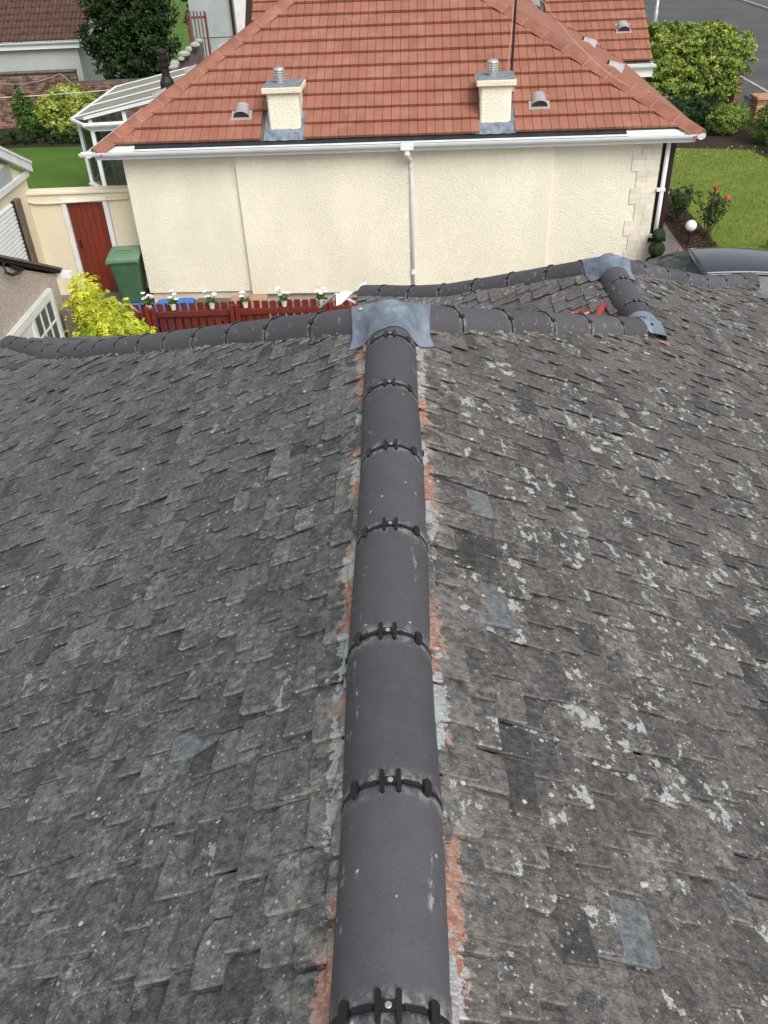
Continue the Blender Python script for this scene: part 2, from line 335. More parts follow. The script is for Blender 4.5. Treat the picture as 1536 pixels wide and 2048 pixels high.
flat('road', [(RX0, -20), (RX1, -20), (RX1+1.5, 200), (RX0+1.5, 200)], -.10, M['asphalt'])
flat('pavement', [(11.7, -20), (RX0-.12, -20), (RX0+1.38, 200), (13.2, 200)], -.008, M['asphalt'])
flat('far_pavement', [(RX1+.14, -20), (RX1+2.2, -20), (RX1+3.7, 200), (RX1+1.64, 200)], -.006, M['asphalt'])
flat('verge', [(RX1+2.25, -20), (RX1+40, -20), (RX1+40, 200), (RX1+3.75, 200)], -.002, M['soil'])
for xx in (RX0-.12, RX1):
    m = MB(); m.box(xx, xx+.14, -20, 20, -.12, .01); base = structure(m.build('kerb', M['kerb']))
    km = None
    for i in range(60):
        y = 20+i*.92; x = xx+1.5*(y+20)/220
        if km is None:
            q = MB(); q.bbox(0, .14, 0, .905, -.12, .02, .012); ko = q.build('kerb_stone', M['kerb'], base); km = ko.data
        else:
            ko = bpy.data.objects.new('kerb_stone', km); COL.objects.link(ko); ko.parent = base
        ko.location = (x, y, U(-.004, .004))

# ------------------------------------------------------------------ our slated roof
XR, YE, AH = -.055, 3.65, R(42.5)          # ridge line x, where the ridge ends, plan angle of the hips
XW, YW, AW = 1.72, 6.85, R(45)             # the wing's ridge
TA, TW = math.tan(AH), math.tan(AW)
TMAX = 4.06
def zs(t):                                  # height of the slating at plan distance t from the ridge, kicked up at the eaves
    if t < 2.95: return 4.90-.55*t
    if t < 3.35: k = t-2.95; return 4.90-.55*2.95-.55*k+.21*k*k/.8
    k = t-3.35; return 4.90-.55*2.95-.55*.4+.21*.4*.4/.8-.345*k
def s_to_t(s):                              # slope length -> plan distance
    t = 0; 
    while s > 0:
        d = .02; L = math.hypot(d, zs(t+d)-zs(t))
        if L >= s: return t+d*s/L
        s -= L; t += d
    return t
S2T = [s_to_t(i*.02) for i in range(260)]
def st(s):
    if s < 0: return s*.876
    i = min(int(s/.02), 258); f = s/.02-i; return S2T[i]*(1-f)+S2T[i+1]*f

class Plane:                                # local frame of a slope: u along the course, s down the slope, h off it
    def __init__(q, kind): q.k = kind
    def xy(q, u, s):
        t = st(s)
        if q.k == 'L': return XR-t, u, zs(t)
        if q.k == 'R': return XR+t, u, zs(t)
        if q.k == 'WL': return XW-t, u, zs(t+XW-XR)
        if q.k == 'E': return u, YE+t/TA, zs(t)
        if q.k == 'WE': return u, YW+t/TW, zs(t+XW-XR)
    def at(q, u, s, h=0):
        a = Vector(q.xy(u, s)); b = Vector(q.xy(u, s+.05)); d = (b-a).normalized()
        e = Vector((0, 1, 0)) if q.k in ('L', 'R', 'WL') else Vector((1, 0, 0))
        n = d.cross(e)
        if n.z < 0: n = -n
        return a+n*h
    def conds(q, u, s):                     # >0 inside
        x, y, z = q.xy(u, s)
        if q.k == 'L': return [YE+(XR-x)/TA-y]
        if q.k == 'R':
            return None
        if q.k == 'WL': return [YW+(XW-x)/TW-y, y-(YE+(XW-XR)/TA)-(XW-x)*(1/TA)]
        if q.k == 'E': return [u-(XR-(y-YE)*TA), XR+(y-YE)*TA-u]
        if q.k == 'WE': return [u-(XW-(y-YW)*TW), XW+(y-YW)*TW-u]
    def edge(q, u, s):                      # distance to the nearest ridge or hip
        x, y, z = q.xy(u, s); ca, cw = math.cos(AH), math.cos(AW)
        if q.k == 'L': return min(XR-x, (YE+(XR-x)/TA-y)*math.sin(AH)+.03)
        if q.k == 'R':
            d = x-XR
            if x < XW+.1: d = min(d, abs(YE+(x-XR)/TA-y)*math.sin(AH)+.03)
            if x >= XW: d = min(d, (YW+(x-XW)/TW-y)*math.sin(AW)+.04)
            if y > 5.3: d = min(d, abs(x-XW)+.03)
            return d
        if q.k == 'WL': return min(XW-x, (YW+(XW-x)/TW-y)*math.sin(AW))+.05
        return .5
def clip(poly, fn):
    out = []; n = len(poly)
    for i in range(n):
        a, b = poly[i], poly[(i+1) % n]; fa, fb = fn(*a), fn(*b)
        if fa >= 0: out.append(a)
        if (fa >= 0) != (fb >= 0):
            t = fa/(fa-fb); out.append((a[0]+(b[0]-a[0])*t, a[1]+(b[1]-a[1])*t))
    return out
def in_frame(P):
    d = Vector(P)-CAM; z = d.dot(fw)
    if z <= .1: return None
    x = 768+FPX*d.dot(CR)/z; y = 1024-FPX*d.dot(CU)/z
    return (x, y, z)

slates = []                                 # (screen size, verts, faces, colours)
def lay_slates(kind, umin, umax, smax, g0, g1, w0, w1):
    pl = Plane(kind); s = .05; row = 0
    while s < smax+.04:
        fr = min(1, s/4.4); g = (g0+(g1-g0)*fr)*U(.95, 1.05); tail = s+g; Ls = g*2.25
        u = umin-U(0, .15)
        while u < umax:
            wd = (w0+(w1-w0)*fr)*random.choice((.72, .85, .95, 1, 1.05, 1.2, 1.35))*U(.94, 1.06)
            tj = U(-.006, .006)+(U(-.012, .016) if random.random() < .12 else 0); gap = U(.0018, .005)
            a0, a1 = u+gap, u+wd-gap; u += wd
            T = tail+tj; c = U(.0, .006) if random.random() < .78 else U(.006, .022); c2 = U(.0, .006) if random.random() < .8 else U(.006, .02)
            sk = U(-.006, .006)
            poly = [(a0, T-Ls), (a1, T-Ls), (a1+U(-.002, .002), T-Ls*.5), (a1, T-c-.004+sk), (a1-c*1.1-.003, T+U(-.003, .003)+sk),
                    ((a0+a1)/2+U(-.01, .01), T+U(-.004, .004)), (a0+c2*1.1+.003, T+U(-.003, .003)-sk), (a0, T-c2-.004-sk), (a0+U(-.002, .002), T-Ls*.5)]
            um, sm = (a0+a1)/2, T-g*.5
            x, y, z = pl.xy(um, sm)
            if kind == 'R':
                if x < XW:
                    fs = [lambda p, q: YE+(st(q))/TA-p]
                else:
                    fs = [lambda p, q: YW+(XR+st(q)-XW)/TW-p]
                    if y > YE+(XW-XR)/TA-.05: fs.append(lambda p, q: XR+st(q)-XW)
            else:
                fs = [(lambda p, q, i=i: pl.conds(p, q)[i]) for i in range(len(pl.conds(um, sm)))]
            fs.append(lambda p, q: q-.012)
            vals = [f(*p) for f in fs for p in poly]
            if min(vals) < 0:
                for f in fs:
                    if poly: poly = clip(poly, f)
                if len(poly) < 3: continue
                cu = sum(p[0] for p in poly)/len(poly); cs = sum(p[1] for p in poly)/len(poly)
            P = in_frame(pl.at(um, sm))
            if P is None or not (-1100 < P[0] < 2636 and 400 < P[1] < 3600): continue
            th = U(.0042, .0068); lift = U(0, .004)+(U(.004, .010) if random.random() < .15 else 0); roll = -max(.01, random.gauss(.09, .05))
            thin = []
            top = []; bot = []; col = []
            tr = min(1, max(0, random.gauss(.45, .2))); tg = random.random(); al = 1.
            if kind == 'WL': tr = min(1.2, tr+.45); tg = max(tg, .5)
            for (pu, ps) in poly:
                k = (ps-(T-Ls))/Ls; hb = .017*k+lift*k+roll*(pu-um)*k
                bot.append(pl.at(pu, ps, hb-.002)); top.append(pl.at(pu, ps, hb+th-.001))
                col.append([tr, tg, max(0, min(1, pl.edge(pu, ps))), al])
            n = len(poly); cu = sum(p[0] for p in poly)/n; cs_ = sum(p[1] for p in poly)/n; ins = []
            ic = []
            for (pu, ps) in poly:
                q_ = math.hypot(pu-cu, ps-cs_)+1e-6; e_ = min(U(.003, .007), q_*.3)/q_; pu2, ps2 = pu+(cu-pu)*e_, ps+(cs_-ps)*e_
                k = (ps2-(T-Ls))/Ls; hb = .017*k+lift*k+roll*(pu2-um)*k
                ins.append(pl.at(pu2, ps2, hb+th+.0015)); ic.append([tr, tg, max(0, min(1, pl.edge(pu2, ps2))), al])
            wr = U(.3, .85)
            tl_ = [max(0, min(1, ((p_[1]-T)/Ls+.18)/.16)) for p_ in poly]
            col = [[min(1.6, c_[0]+wr*(.12+.88*k_)), c_[1], c_[2], c_[3]] for c_, k_ in zip(col, tl_)]
            V = ins+top+bot; F = [tuple(range(n))]+[(i, n+i, n+(i+1) % n, (i+1) % n) for i in range(n)]+[(n+i, 2*n+i, 2*n+(i+1) % n, n+(i+1) % n) for i in range(n)]
            bc = [[tr*.6, c_[1], c_[2], c_[3]] for c_ in col]  # slate sides coloured darker, so the gaps look more shaded
            # keep the top face pointing up
            nn = (top[1]-top[0]).cross(top[2]-top[1])
            for i in range(2, n-1):
                if nn.length < 1e-7: nn = (top[i]-top[0]).cross(top[i+1]-top[i])
            if nn.z < 0: F = [f[::-1] for f in F]
            vis = -200 < P[0] < 1736 and P[1] < 2150
            slates.append([(wd*g/(P[2]**2)) if vis else 0, V, F, [tuple(c_) for c_ in ic]+[tuple(c_) for c_ in col]+[tuple(c_) for c_ in bc], kind, (um, sm)])
        s += g; row += 1
lay_slates('L', -1.4, 8.4, 4.55, .078, .125, .145, .20)
lay_slates('R', -1.4, 9.6, 4.24, .08, .125, .145, .20)
lay_slates('WL', 5.0, 9.4, 2.42, .12, .13, .19, .2)
lay_slates('E', -4.3, 1.9, 4.55, .09, .11, .15, .17)
lay_slates('WE', -.7, 4.3, 2.42, .09, .10, .14, .15)
# a few replacement and paler slates that the photo shows, picked by the place where they lie
def mark(px, py, fn, rad):
    best = None
    for sl in slates:
        c = sum((Vector(v) for v in sl[1][:3]), Vector())/3; P = in_frame(c)
        d = (P[0]-px)**2+(P[1]-py)**2
        if best is None or d < best[0]: best = (d, sl)
    if best and best[0] < rad*rad: best[1][3] = [fn(c) for c in best[1][3]]
for px, py in ((440, 1490), (690, 825), (880, 985), (890, 1170), (1140, 1862)):
    mark(px, py, lambda c: (c[0], c[1], 1., .0), 60)
house = thing('slate_roofed_house', 'house with old dark slate roof, dry ridge tiles, hips and a projecting wing', 'house', (0, 3, 0))
m = MB()
foot = [(-3.7, -4), (3.5, -4), (3.5, 8.3), (.15, 8.3), (.15, 7.35), (-3.7, 7.35)]
m.prism([(x, y, -.02) for x, y in foot], (0, 0, 2.72)); m.build('wall', M['cream2'], house)
# roof boards under the slates
m = MB()
def sheet(kind, rows):
    pl = Plane(kind); P = []
    for (s, ua, ub) in rows: P.append([pl.at(ua+(ub-ua)*i/12, s, -.012) for i in range(13)])
    m.grid(P)
SS = [i*4.55/22 for i in range(23)]
sheet('L', [(s, -4.2, YE+st(s)/TA) for s in SS]); sheet('R', [(s*4.3/4.55, -4.2, YE+st(s*4.3/4.55)/TA if st(s*4.3/4.55) < XW-XR else YW+(XR+st(s*4.3/4.55)-XW)/TW) for s in SS])
SW = [i*2.42/12 for i in range(13)]
sheet('WL', [(s, YE+(XW-XR+st(s))/TA, YW+st(s)/TW) for s in SW]); sheet('E', [(s, XR-st(s), XR+st(s)) for s in SS]); sheet('WE', [(s, XW-st(s), XW+st(s)) for s in SW])
roof = m.build('slate_roof', M['deck'], house)
slates.sort(key=lambda q: -q[0])
for q in slates[:300]:
    c = sum((Vector(v) for v in q[1]), Vector())/len(q[1])
    mm = MB(); mm.add([Vector(v)-c for v in q[1]], q[2], q[3]); o = mm.build('slate', M['slate'], roof); o.location = c
mm = MB()
for q in slates[300:]: mm.add(q[1], q[2], q[3])
stuff(mm.build('slates', M['slate'], roof))
print('slates', len(slates))

# ---- ridge and hip tiles with their black clips
RT = .111
def frame_of(a, b):
    d = (b-a).normalized(); side = d.cross(Vector((0, 0, 1))).normalized(); up = side.cross(d).normalized(); return d, side, up
def arc_piece(mb, a, b, r_in, r_out, A0, A1, n, end_tone=True, rnd=.5):
    d, sd_, up = frame_of(a, b); L = (b-a).length; ks = [0, .03, .12, .5, .88, .97, 1]; V = []; C = []
    for k in ks:
        for rr in (r_out, r_in):
            for i in range(n+1):
                t = A0+(A1-A0)*i/n; V.append(a+d*(k*L)+sd_*(math.sin(t)*rr)+up*(math.cos(t)*rr)); C.append((abs(t)/1.65, abs(k-.5)*2, rnd, 1))
    F = []; n1 = n+1
    for j in range(len(ks)-1):
        o, p = j*2*n1, (j+1)*2*n1
        for i in range(n):
            F.append((o+i, o+i+1, p+i+1, p+i)); F.append((o+n1+i+1, o+n1+i, p+n1+i, p+n1+i+1))
        F.append((o, p, p+n1, o+n1)); F.append((o+n, o+n1+n, p+n1+n, p+n))
    o = 0; 
    for i in range(n): F.append((i, n1+i, n1+i+1, i+1))
    o = (len(ks)-1)*2*n1
    for i in range(n): F.append((o+i, o+i+1, o+n1+i+1, o+n1+i))
    mb.add(V, F, C)
def ridge_tile(crest_a, crest_b, r_=RT):
    d, sd_, up = frame_of(crest_a, crest_b); a = crest_a-up*r_; b = crest_b-up*r_; g = d*.004
    rv = random.random(); m = MB(); arc_piece(m, a+g, b-g, r_-.015, r_, -1.62, 1.62, 22, rnd=rv); o = m.build('ridge_tile', M['ridge'], house, True)
    for p in o.data.polygons: p.use_smooth = True
    return o
def paddle(m, c, d, sd_, up, t, wdt, ln, th, r_):
    e = sd_*math.cos(t)-up*math.sin(t); n = sd_*math.sin(t)+up*math.cos(t); o = c+n*r_
    pts = []
    hw, hl = wdt/2, ln/2; k = min(hw, hl)*.6
    for sx, sy in ((1, -1), (1, 1), (-1, 1), (-1, -1)):
        if sx*sy < 0: pts += [(sx*hw, sy*(hl-k)), (sx*(hw-k), sy*hl)][::-1] if False else [(sx*(hw-k), sy*hl), (sx*hw, sy*(hl-k))] if (sx, sy) == (1, -1) else [(sx*(hw-k), sy*hl), (sx*hw, sy*(hl-k))]
        else: pts += [(sx*hw, sy*(hl-k)), (sx*(hw-k), sy*hl)]
    P = [o+e*x+d*y for x, y in pts]; m.prism(P, n*th)
def ridge_clip(crest, d0, big=True, r_=RT):
    d = d0.normalized(); sd_ = d.cross(Vector((0, 0, 1))).normalized(); up = sd_.cross(d).normalized(); c = crest-up*r_
    m = MB()
    arc_piece(m, c-d*.005, c+d*.005, r_-.016, r_+.0012, -1.5, 1.5, 24)
    if big:
        for t in (-.155, .155): paddle(m, c, d, sd_, up, t, .0095, .056, .008, r_+.001)
        paddle(m, c, d, sd_, up, 0, .035, .018, .0065, r_+.001)
    else: paddle(m, c, d, sd_, up, 0, .04, .045, .007, r_+.001)
    for t in (-.74, .74): paddle(m, c, d, sd_, up, t, .02, .042, .0075, r_+.0015)
    for t in (-.42, .42): paddle(m, c, d, sd_, up, t, .042, .010, .003, r_+.0005)
    for sg in (-1, 1):
        e = sd_*sg; o = c+e*(r_-.004)-up*.02
        m.prism([o-d*.016-up*.02, o+d*.016-up*.02, o+d*.016+up*.018, o-d*.016+up*.018], e*.010)
    o = m.build('ridge_clip', M['plastic'], house)
    if big:
        q = MB(); n = 10; V = []
        for rr, h in ((.0062, .0055), (.0062, .0085), (.004, .0092)):
            for k in range(n): t = 2*math.pi*k/n; V.append(c+up*(r_+h)+sd_*(rr*math.cos(t))+d*(rr*math.sin(t)))
        F = [(j*n+k, j*n+(k+1) % n, (j+1)*n+(k+1) % n, (j+1)*n+k) for j in range(2) for k in range(n)]+[tuple(2*n+k for k in range(n))]
        q.add(V, F); q.build('screw', M['screw'], o)
    return o
def run(points, clips=True, big=True, first=True):
    for i in range(len(points)-1):
        ridge_tile(points[i], points[i+1])
        if clips and (i > 0 or first): ridge_clip(points[i], points[i+1]-points[i], big)
XJ = [0, .003, -.004, .002, .004, -.002, 0, .001, 0, 0, 0, 0]
pts = [Vector((XR+XJ[k % 12]*(k > 0), .657+.45*k, 4.97+U(-.003, .003))) for k in range(-5, 7)]+[Vector((XR, YE+.02, 4.97))]
run(pts)
# comb-edged roll that shows under the ridge tiles
m = MB()
for sg in (-1, 1):
    x0 = XR+sg*(RT-.004)
    m.box(min(x0, x0+sg*.012), max(x0, x0+sg*.012), -1.2, YE-.1, 4.815, 4.85)
    y = -1.2
    while y < YE-.15: m.box(min(x0+sg*.011, x0+sg*.022), max(x0+sg*.011, x0+sg*.022), y, y+.006, 4.80, 4.842+U(-.002, .002)); y += .0125
m.build('ridge_roll', M['plastic'], house)
def hip_crest(t0): return zs(t0)+.085
def hip_points(x0, y0, sg, ang, toff, arcs):
    out = []; h = 0; L = 0; prev = None; k = 0
    target = list(arcs); pos = 0; step = .005; P = lambda h_: Vector((x0+sg*h_*math.sin(ang), y0+h_*math.cos(ang), hip_crest(toff+h_*math.sin(ang))))
    while target and h < 8:
        a = P(h); b = P(h+step); L2 = L+(b-a).length
        while target and L2 >= target[0]: out.append(b.copy()); target.pop(0)
        L = L2; h += step
    return out
hl = hip_points(XR, YE, -1, AH, 0, [.12]+[.56+.45*k for k in range(13)]+[6.28]); run(hl, True, False, False)
hr = hip_points(XR, YE, 1, AH, 0, [.12]+[.46+.45*k for k in range(6)]+[2.83]); run(hr, True, False, False)
zw = zs(XW-XR)+.075
run([Vector((XW, y, zw)) for y in (5.50, 5.92, 6.37, 6.80)], True, True, False)
hwl = hip_points(XW, YW, -1, AW, XW-XR, [.2]+[.62+.45*k for k in range(6)]+[3.22]); run(hwl, True, False, False)
hwr = hip_points(XW, YW, 1, AW, XW-XR, [.2]+[.5+.45*k for k in range(6)]+[3.12]); run(hwr, True, False, False)

m = MB()
for run_ in (hl, hr, hwl, hwr, [Vector((XW, 5.6, zw)), Vector((XW, 6.8, zw))]):
    for a, b in zip(run_, run_[1:]):
        d, sd_, up = frame_of(a, b)
        for sg in (-1, 1):
            o = a-up*RT+sd_*(sg*(RT-.014)); m.prism([o+up*.012, o+sd_*(sg*.022)+up*.004, o+sd_*(sg*.026)-up*.045, o-up*.045], b-a)
m.build('hip_roll', M['plastic'], house)
# ---- lead: sheets dressed over the tiles where the runs meet
def seg_h(x, y, a, b):                        # top of a half-round run a-b at plan point, or -9
    d = Vector((b.x-a.x, b.y-a.y)); L = d.length; d /= L; p = Vector((x-a.x, y-a.y)); k = p.dot(d); e = abs(p.x*d.y-p.y*d.x)
    if k < -.05 or k > L+.05 or e > RT: return -9
    return a.z+(b.z-a.z)*k/L-RT+math.sqrt(max(0, RT*RT-e*e))
def top_h(x, y, segs):
    h = max(seg_h(x, y, a, b) for a, b in segs)
    t = abs(x-XR); zl = zs(t); ze = zs(max(0, (y-YE)*TA)) if y > YE else 9
    z = min(zl, ze)
    if y > 4.5 and x > -.6:
        zwg = min(zs(XW-XR+abs(x-XW)), zs(XW-XR+max(0, (y-YW)*TW)))
        z = max(z, zwg)
    return max(h, z+.03)
def lead_sheet(name, fx, segs, n=46, mrow=46, it=5, off=.005):
    G = [[fx(i/(n-1)*2-1, j/(mrow-1)) for j in range(mrow)] for i in range(n)]
    Hh = [[top_h(*G[i][j], segs) for j in range(mrow)] for i in range(n)]
    B = [r_[:] for r_ in Hh]
    for _ in range(it):
        B = [[max(Hh[i][j], sum(B[min(max(i+a, 0), n-1)][min(max(j+c, 0), mrow-1)] for a in (-1, 0, 1) for c in (-1, 0, 1))/9) for j in range(mrow)] for i in range(n)]
    m = MB(); m.grid([[(G[i][j][0], G[i][j][1], B[i][j]+off+.0015*math.sin(i*1.3)*math.sin(j*.9)) for j in range(mrow)] for i in range(n)])
    o = m.build(name, M['lead'], house, True); md = o.modifiers.new('thick', 'SOLIDIFY'); md.thickness = .004; md.offset = 1; return o
segs1 = [(Vector((XR, 2.5, 4.97)), Vector((XR, YE+.03, 4.97)))]+list(zip(hl[:3], hl[1:4]))+list(zip(hr[:3], hr[1:4]))+[(Vector((XR, YE, 4.97)), hl[0]), (Vector((XR, YE, 4.97)), hr[0])]
def f1(u, v):
    x = XR+u*(.175+.02*v+.02*(v < .2)*(.2-v)*5); au = abs(u)
    near = 3.43+.16*max(0, au-.5)+.012*math.sin(u*7); far = YE+abs(x-XR)/TA+.10
    return x, near+(far-near)*v
lead_sheet('lead_saddle', f1, segs1)
q = MB(); P0 = Vector((XR-.14, 3.72, top_h(XR-.14, 3.72, segs1)+.012)); q.lathe([(.011, 0), (.011, .004), (.006, .008)], P0, 10); q.build('screw', M['screw'], house)
S2 = Vector((XW, YW, zw))
segs2 = [(Vector((XW, 5.4, zw)), Vector((XW, YW+.02, zw))), (S2, hwl[0]), (S2, hwr[0])]+list(zip(hwl[:3], hwl[1:4]))+list(zip(hwr[:3], hwr[1:4]))
def f2(u, v):
    x = XW+u*(.185+.02*v); near = 6.62+.12*max(0, abs(u)-.5); far = YW+abs(x-XW)/TW+.1; return x, near+(far-near)*v
lead_sheet('lead_saddle', f2, segs2)
segs3 = [(Vector((XW, 5.38, zw)), Vector((XW, 6.6, zw)))]+list(zip(hr, hr[1:]))
def f3(u, v):                                 # rounded flap over the meeting of hip and wing ridge
    x = XW+.03+u*.125; near = 5.34+(.22*u*u if u > 0 else .10*u*u); far = 5.72-.03*u
    return x, near+(far-near)*v
lead_sheet('lead_cap', f3, segs3, it=4)

# ------------------------------------------------------------------ the red-roofed neighbour; (a, b, z): along its wall, inward, up
HO = Vector((-4.982, 16.007, 0)); HA = -.0312
TH = Matrix.Translation(HO) @ Matrix.Rotation(HA, 4, 'Z')
def hp(a, b, z): return TH @ Vector((a, b, z))
nb = thing('red_roofed_bungalow', 'cream roughcast bungalow under a red tiled hipped roof with two chimneys', 'house', hp(4.8, 5, 0))
def part(name, mat, fn, parent=None, smooth=False):
    m = MB(TH); fn(m); return m.build(name, mat, parent or nb, smooth)
part('wall', M['cream'], lambda m: m.box(0, 9.6, 0, 13, .24, 2.96))
part('wall_panel', M['cream'], lambda m: m.bbox(2.05, 7.73, -.09, .02, .19, 2.9, .015))
part('plinth', M['plinth'], lambda m: m.box(.04, 9.57, .05, 12.9, -.05, .25))
# corner bricks, in blocks of three courses that step in and out
qm = {}
zq = .28; blk = 0
while zq < 2.62:
    wq = (.36, .46)[blk % 2]+U(-.03, .05)
    for c_ in range(3):
        cuts = [9.603-wq, 9.603-wq*U(.38, .62), 9.603]
        for i in range(2):
            part('quoin_brick', M['quoin'], lambda m: m.bbox(cuts[i]+.001, cuts[i+1]-(.001 if i == 0 else 0), -.018, .015, zq+.001, zq+.095, .003, (random.random(), 0, 0, 1)))
        zq += .096
    blk += 1
PT = .589
cs, sn = math.cos(math.atan(PT)), math.sin(math.atan(PT))
ZE, BE = 3.035, -.21                        # eaves: tile tails
def roof_tiles(o, du, ds, nv, u0, u1, smax, conds, gauge=.345, wt=.1525, skip=None):
    # o: point at u=0,s=0; du along the eaves, ds up the slope, nv normal (all in a,b,z)
    out = []; k = 0; o, du, ds, nv = map(Vector, (o, du, ds, nv))
    while k*gauge < smax:
        s0 = k*gauge; u = u0
        while u < u1:
            sj = U(-.003, .003)
            poly = [(u+.0035, s0+sj), (u+wt-.0035, s0+sj), (u+wt-.0035, s0+.40), (u+.0035, s0+.40)]; um = u+wt/2; u += wt
            if skip and skip(um, s0): continue
            for f in conds: poly = clip(poly, f) if poly else poly
            if len(poly) < 3: continue
            top = []; bot = []
            for pu, ps in poly:
                kk = (ps-s0)/.40; h = .064*(1-kk)
                top.append(o+du*pu+ds*ps+nv*(h+.004)); bot.append(o+du*pu+ds*ps+nv*(h-.042))
            n = len(poly); V = [TH @ p for p in top+bot]
            F = [tuple(range(n)), tuple(range(n, 2*n))[::-1]]+[(i, n+i, n+(i+1) % n, (i+1) % n) for i in range(n)]
            r_ = min(1, max(0, random.gauss(.5, .2)))
            out.append((k, V, F, (r_, 0, 0, 1)))
        k += 1
    return out
AR = lambda b: 10.0-(b+.25)/.89             # right hip
LA = lambda b: b                            # left hip
SM = 4.9/cs
def chim_gap(u, s): return (2.64 < u < 3.38 or 6.34 < u < 7.04) and s < .55
front = roof_tiles((0, BE, ZE), (1, 0, 0), (0, cs, sn), (0, -sn, cs), -.31, 10.2, SM, [lambda u, s: u-LA(BE+s*cs)+.02, lambda u, s: AR(BE+s*cs)+.02-u], skip=chim_gap)
lt = roof_tiles((BE, 0, ZE), (0, 1, 0), (cs, 0, sn), (-sn, 0, cs), -.31, 9.3, 4.9/cs, [lambda u, s: u-(BE+s*cs)+.02])
PR = PT*.89; cr, sr = math.cos(math.atan(PR)), math.sin(math.atan(PR))
le = roof_tiles((BE-.72*cs, 0, ZE-.72*sn), (0, 1, 0), (cs, 0, sn), (-sn, 0, cs), 3.4, 9.3, .7, [])
rt = roof_tiles((10.0, 0, ZE), (0, 1, 0), (-cr, 0, sr), (sr, 0, cr), -.31, 9.3, 5.4/cr, [lambda u, s: u-(-.25+s*cr*.89)+.02])
wing = roof_tiles((0, 6.55, 3.03), (1, 0, 0), (0, cs, sn), (0, -sn, cs), 8.4, 10.78, 2.6, [lambda u, s: 10.78-u, lambda u, s: u-(10.05-s*cs*1.12)])
def deck(m):
    z0 = ZE-.03; ap = (4.6, 4.6, ZE+PT*(4.6-BE)-.03); bk = (4.6, 9.3, ap[2])
    m.add([(-.26, BE-.03, z0), (10.0, BE-.03, z0), ap, bk, (10.0, 9.3, z0), (-.26, 9.3, z0)], [(0, 1, 2), (1, 4, 3, 2), (5, 0, 2, 3)])
    m.add([(-.26, 3.42, z0), (-.26, 9.3, z0), (-.26-.62, 9.3, z0-.62*PT), (-.26-.62, 3.42, z0-.62*PT)], [(0, 1, 2, 3)])
    m.add([(8.3, 6.55, 2.98), (10.76, 6.55, 2.98), (10.76, 9.1, 2.98+2.55*PT), (8.3, 9.1, 2.98+2.55*PT)], [(0, 1, 2, 3)])
rroof = part('tiled_roof', M['mortar'], deck)
pick = sorted(front, key=lambda q: q[0])
for k, V, F, c_ in pick[:300]:
    c0 = sum(V, Vector())/len(V); mm = MB(); mm.add([v-c0 for v in V], F, c_); o = mm.build('roof_tile', M['red'], rroof); o.location = c0
mm = MB()
for k, V, F, c_ in pick[300:]+lt+le+rt+wing: mm.add(V, F, c_)
stuff(mm.build('roof_tiles', M['red'], rroof))
def hip_caps(p0, p1, n, wd=.19):
    p0, p1 = Vector(p0), Vector(p1)
    for i in range(n):
        a = hp(*(p0+(p1-p0)*(i/n))); b = hp(*(p0+(p1-p0)*((i+1)/n))); d, sd_, up = frame_of(a, b)
        prof = [(-wd, -.085), (-wd*.55, -.012), (-.03, .028), (.03, .028), (wd*.55, -.012), (wd, -.085), (wd*.9, -.10), (0, -.01), (-wd*.9, -.10)]
        m = MB(); m.prism([a+d*.006+sd_*x+up*z for x, z in prof], (b-a)-d*.012, (random.random(), 0, 0, 1)); m.build('hip_cap', M['redcap'], nb)
        if i:
            q = MB(); q.prism([a-d*.007+sd_*x*.985+up*(z-.004) for x, z in prof], d*.014); q.build('cap_joint', M['mortarline'], nb)
hip_caps((-.36, -.36, ZE-.03), (4.6, 4.6, ZE+PT*4.81+.08), 15)
hip_caps((10.16, -.37, ZE-.03), (4.6, 4.6, ZE+PT*4.81+.08), 16)
hip_caps((4.6, 4.6, ZE+PT*4.81+.08), (4.6, 9.3, ZE+PT*4.81+.08), 10)
# eaves: membrane, fascia, gutters
part('eaves_membrane', M['membrane'], lambda m: m.add([(.35, -.345, 2.955), (8.9, -.345, 2.955), (8.9, -.19, 3.035), (.35, -.19, 3.035)], [(0, 1, 2, 3)]))
part('fascia', M['white'], lambda m: m.box(-.33, 10.02, -.33, -.305, 2.83, 2.985))
part('fascia', M['white'], lambda m: m.box(10.03, 10.055, -.33, 9.2, 2.83, 2.985))
part('fascia', M['white'], lambda m: m.box(-.36, -.335, -.33, 9.2, 2.83, 2.985))
part('soffit', M['white'], lambda m: (m.box(-.33, 10.02, -.30, 0, 2.835, 2.85), m.box(9.6, 10.02, 0, 9, 2.835, 2.85), m.box(-.33, 0, 0, 9, 2.835, 2.85)))
for a_, b_ in ((8.9, 10.0), (-.3, .35)): part('eaves_tray', M['white'], lambda m: m.add([(a_, -.345, 2.965), (b_, -.345, 2.965), (b_, -.19, 3.03), (a_, -.19, 3.03)], [(0, 1, 2, 3)]))
def gutter(m, p0, p1, side):                # channel with a rolled lip
    p0, p1, side = Vector(p0), Vector(p1), Vector(side)
    prof = [(x, z*.72) for x, z in ((0, 0), (0, -.055), (.018, -.092), (.05, -.105), (.085, -.092), (.108, -.055), (.115, 0), (.122, .004), (.122, -.012), (.112, -.058), (.088, -.099), (.05, -.112), (.012, -.098), (-.006, -.055), (-.006, .0))]
    m.prism([p0+side*x+Vector((0, 0, z)) for x, z in prof], p1-p0)
part('gutter', M['white'], lambda m: gutter(m, (-.60, -.335, 2.975), (10.18, -.335, 2.975), (0, -1, 0)))
part('gutter', M['white'], lambda m: gutter(m, (10.06, -.45, 2.975), (10.06, 9.2, 2.975), (1, 0, 0)))
part('gutter', M['white'], lambda m: gutter(m, (-.37, -.45, 2.975), (-.37, 3.3, 2.975), (-1, 0, 0)))
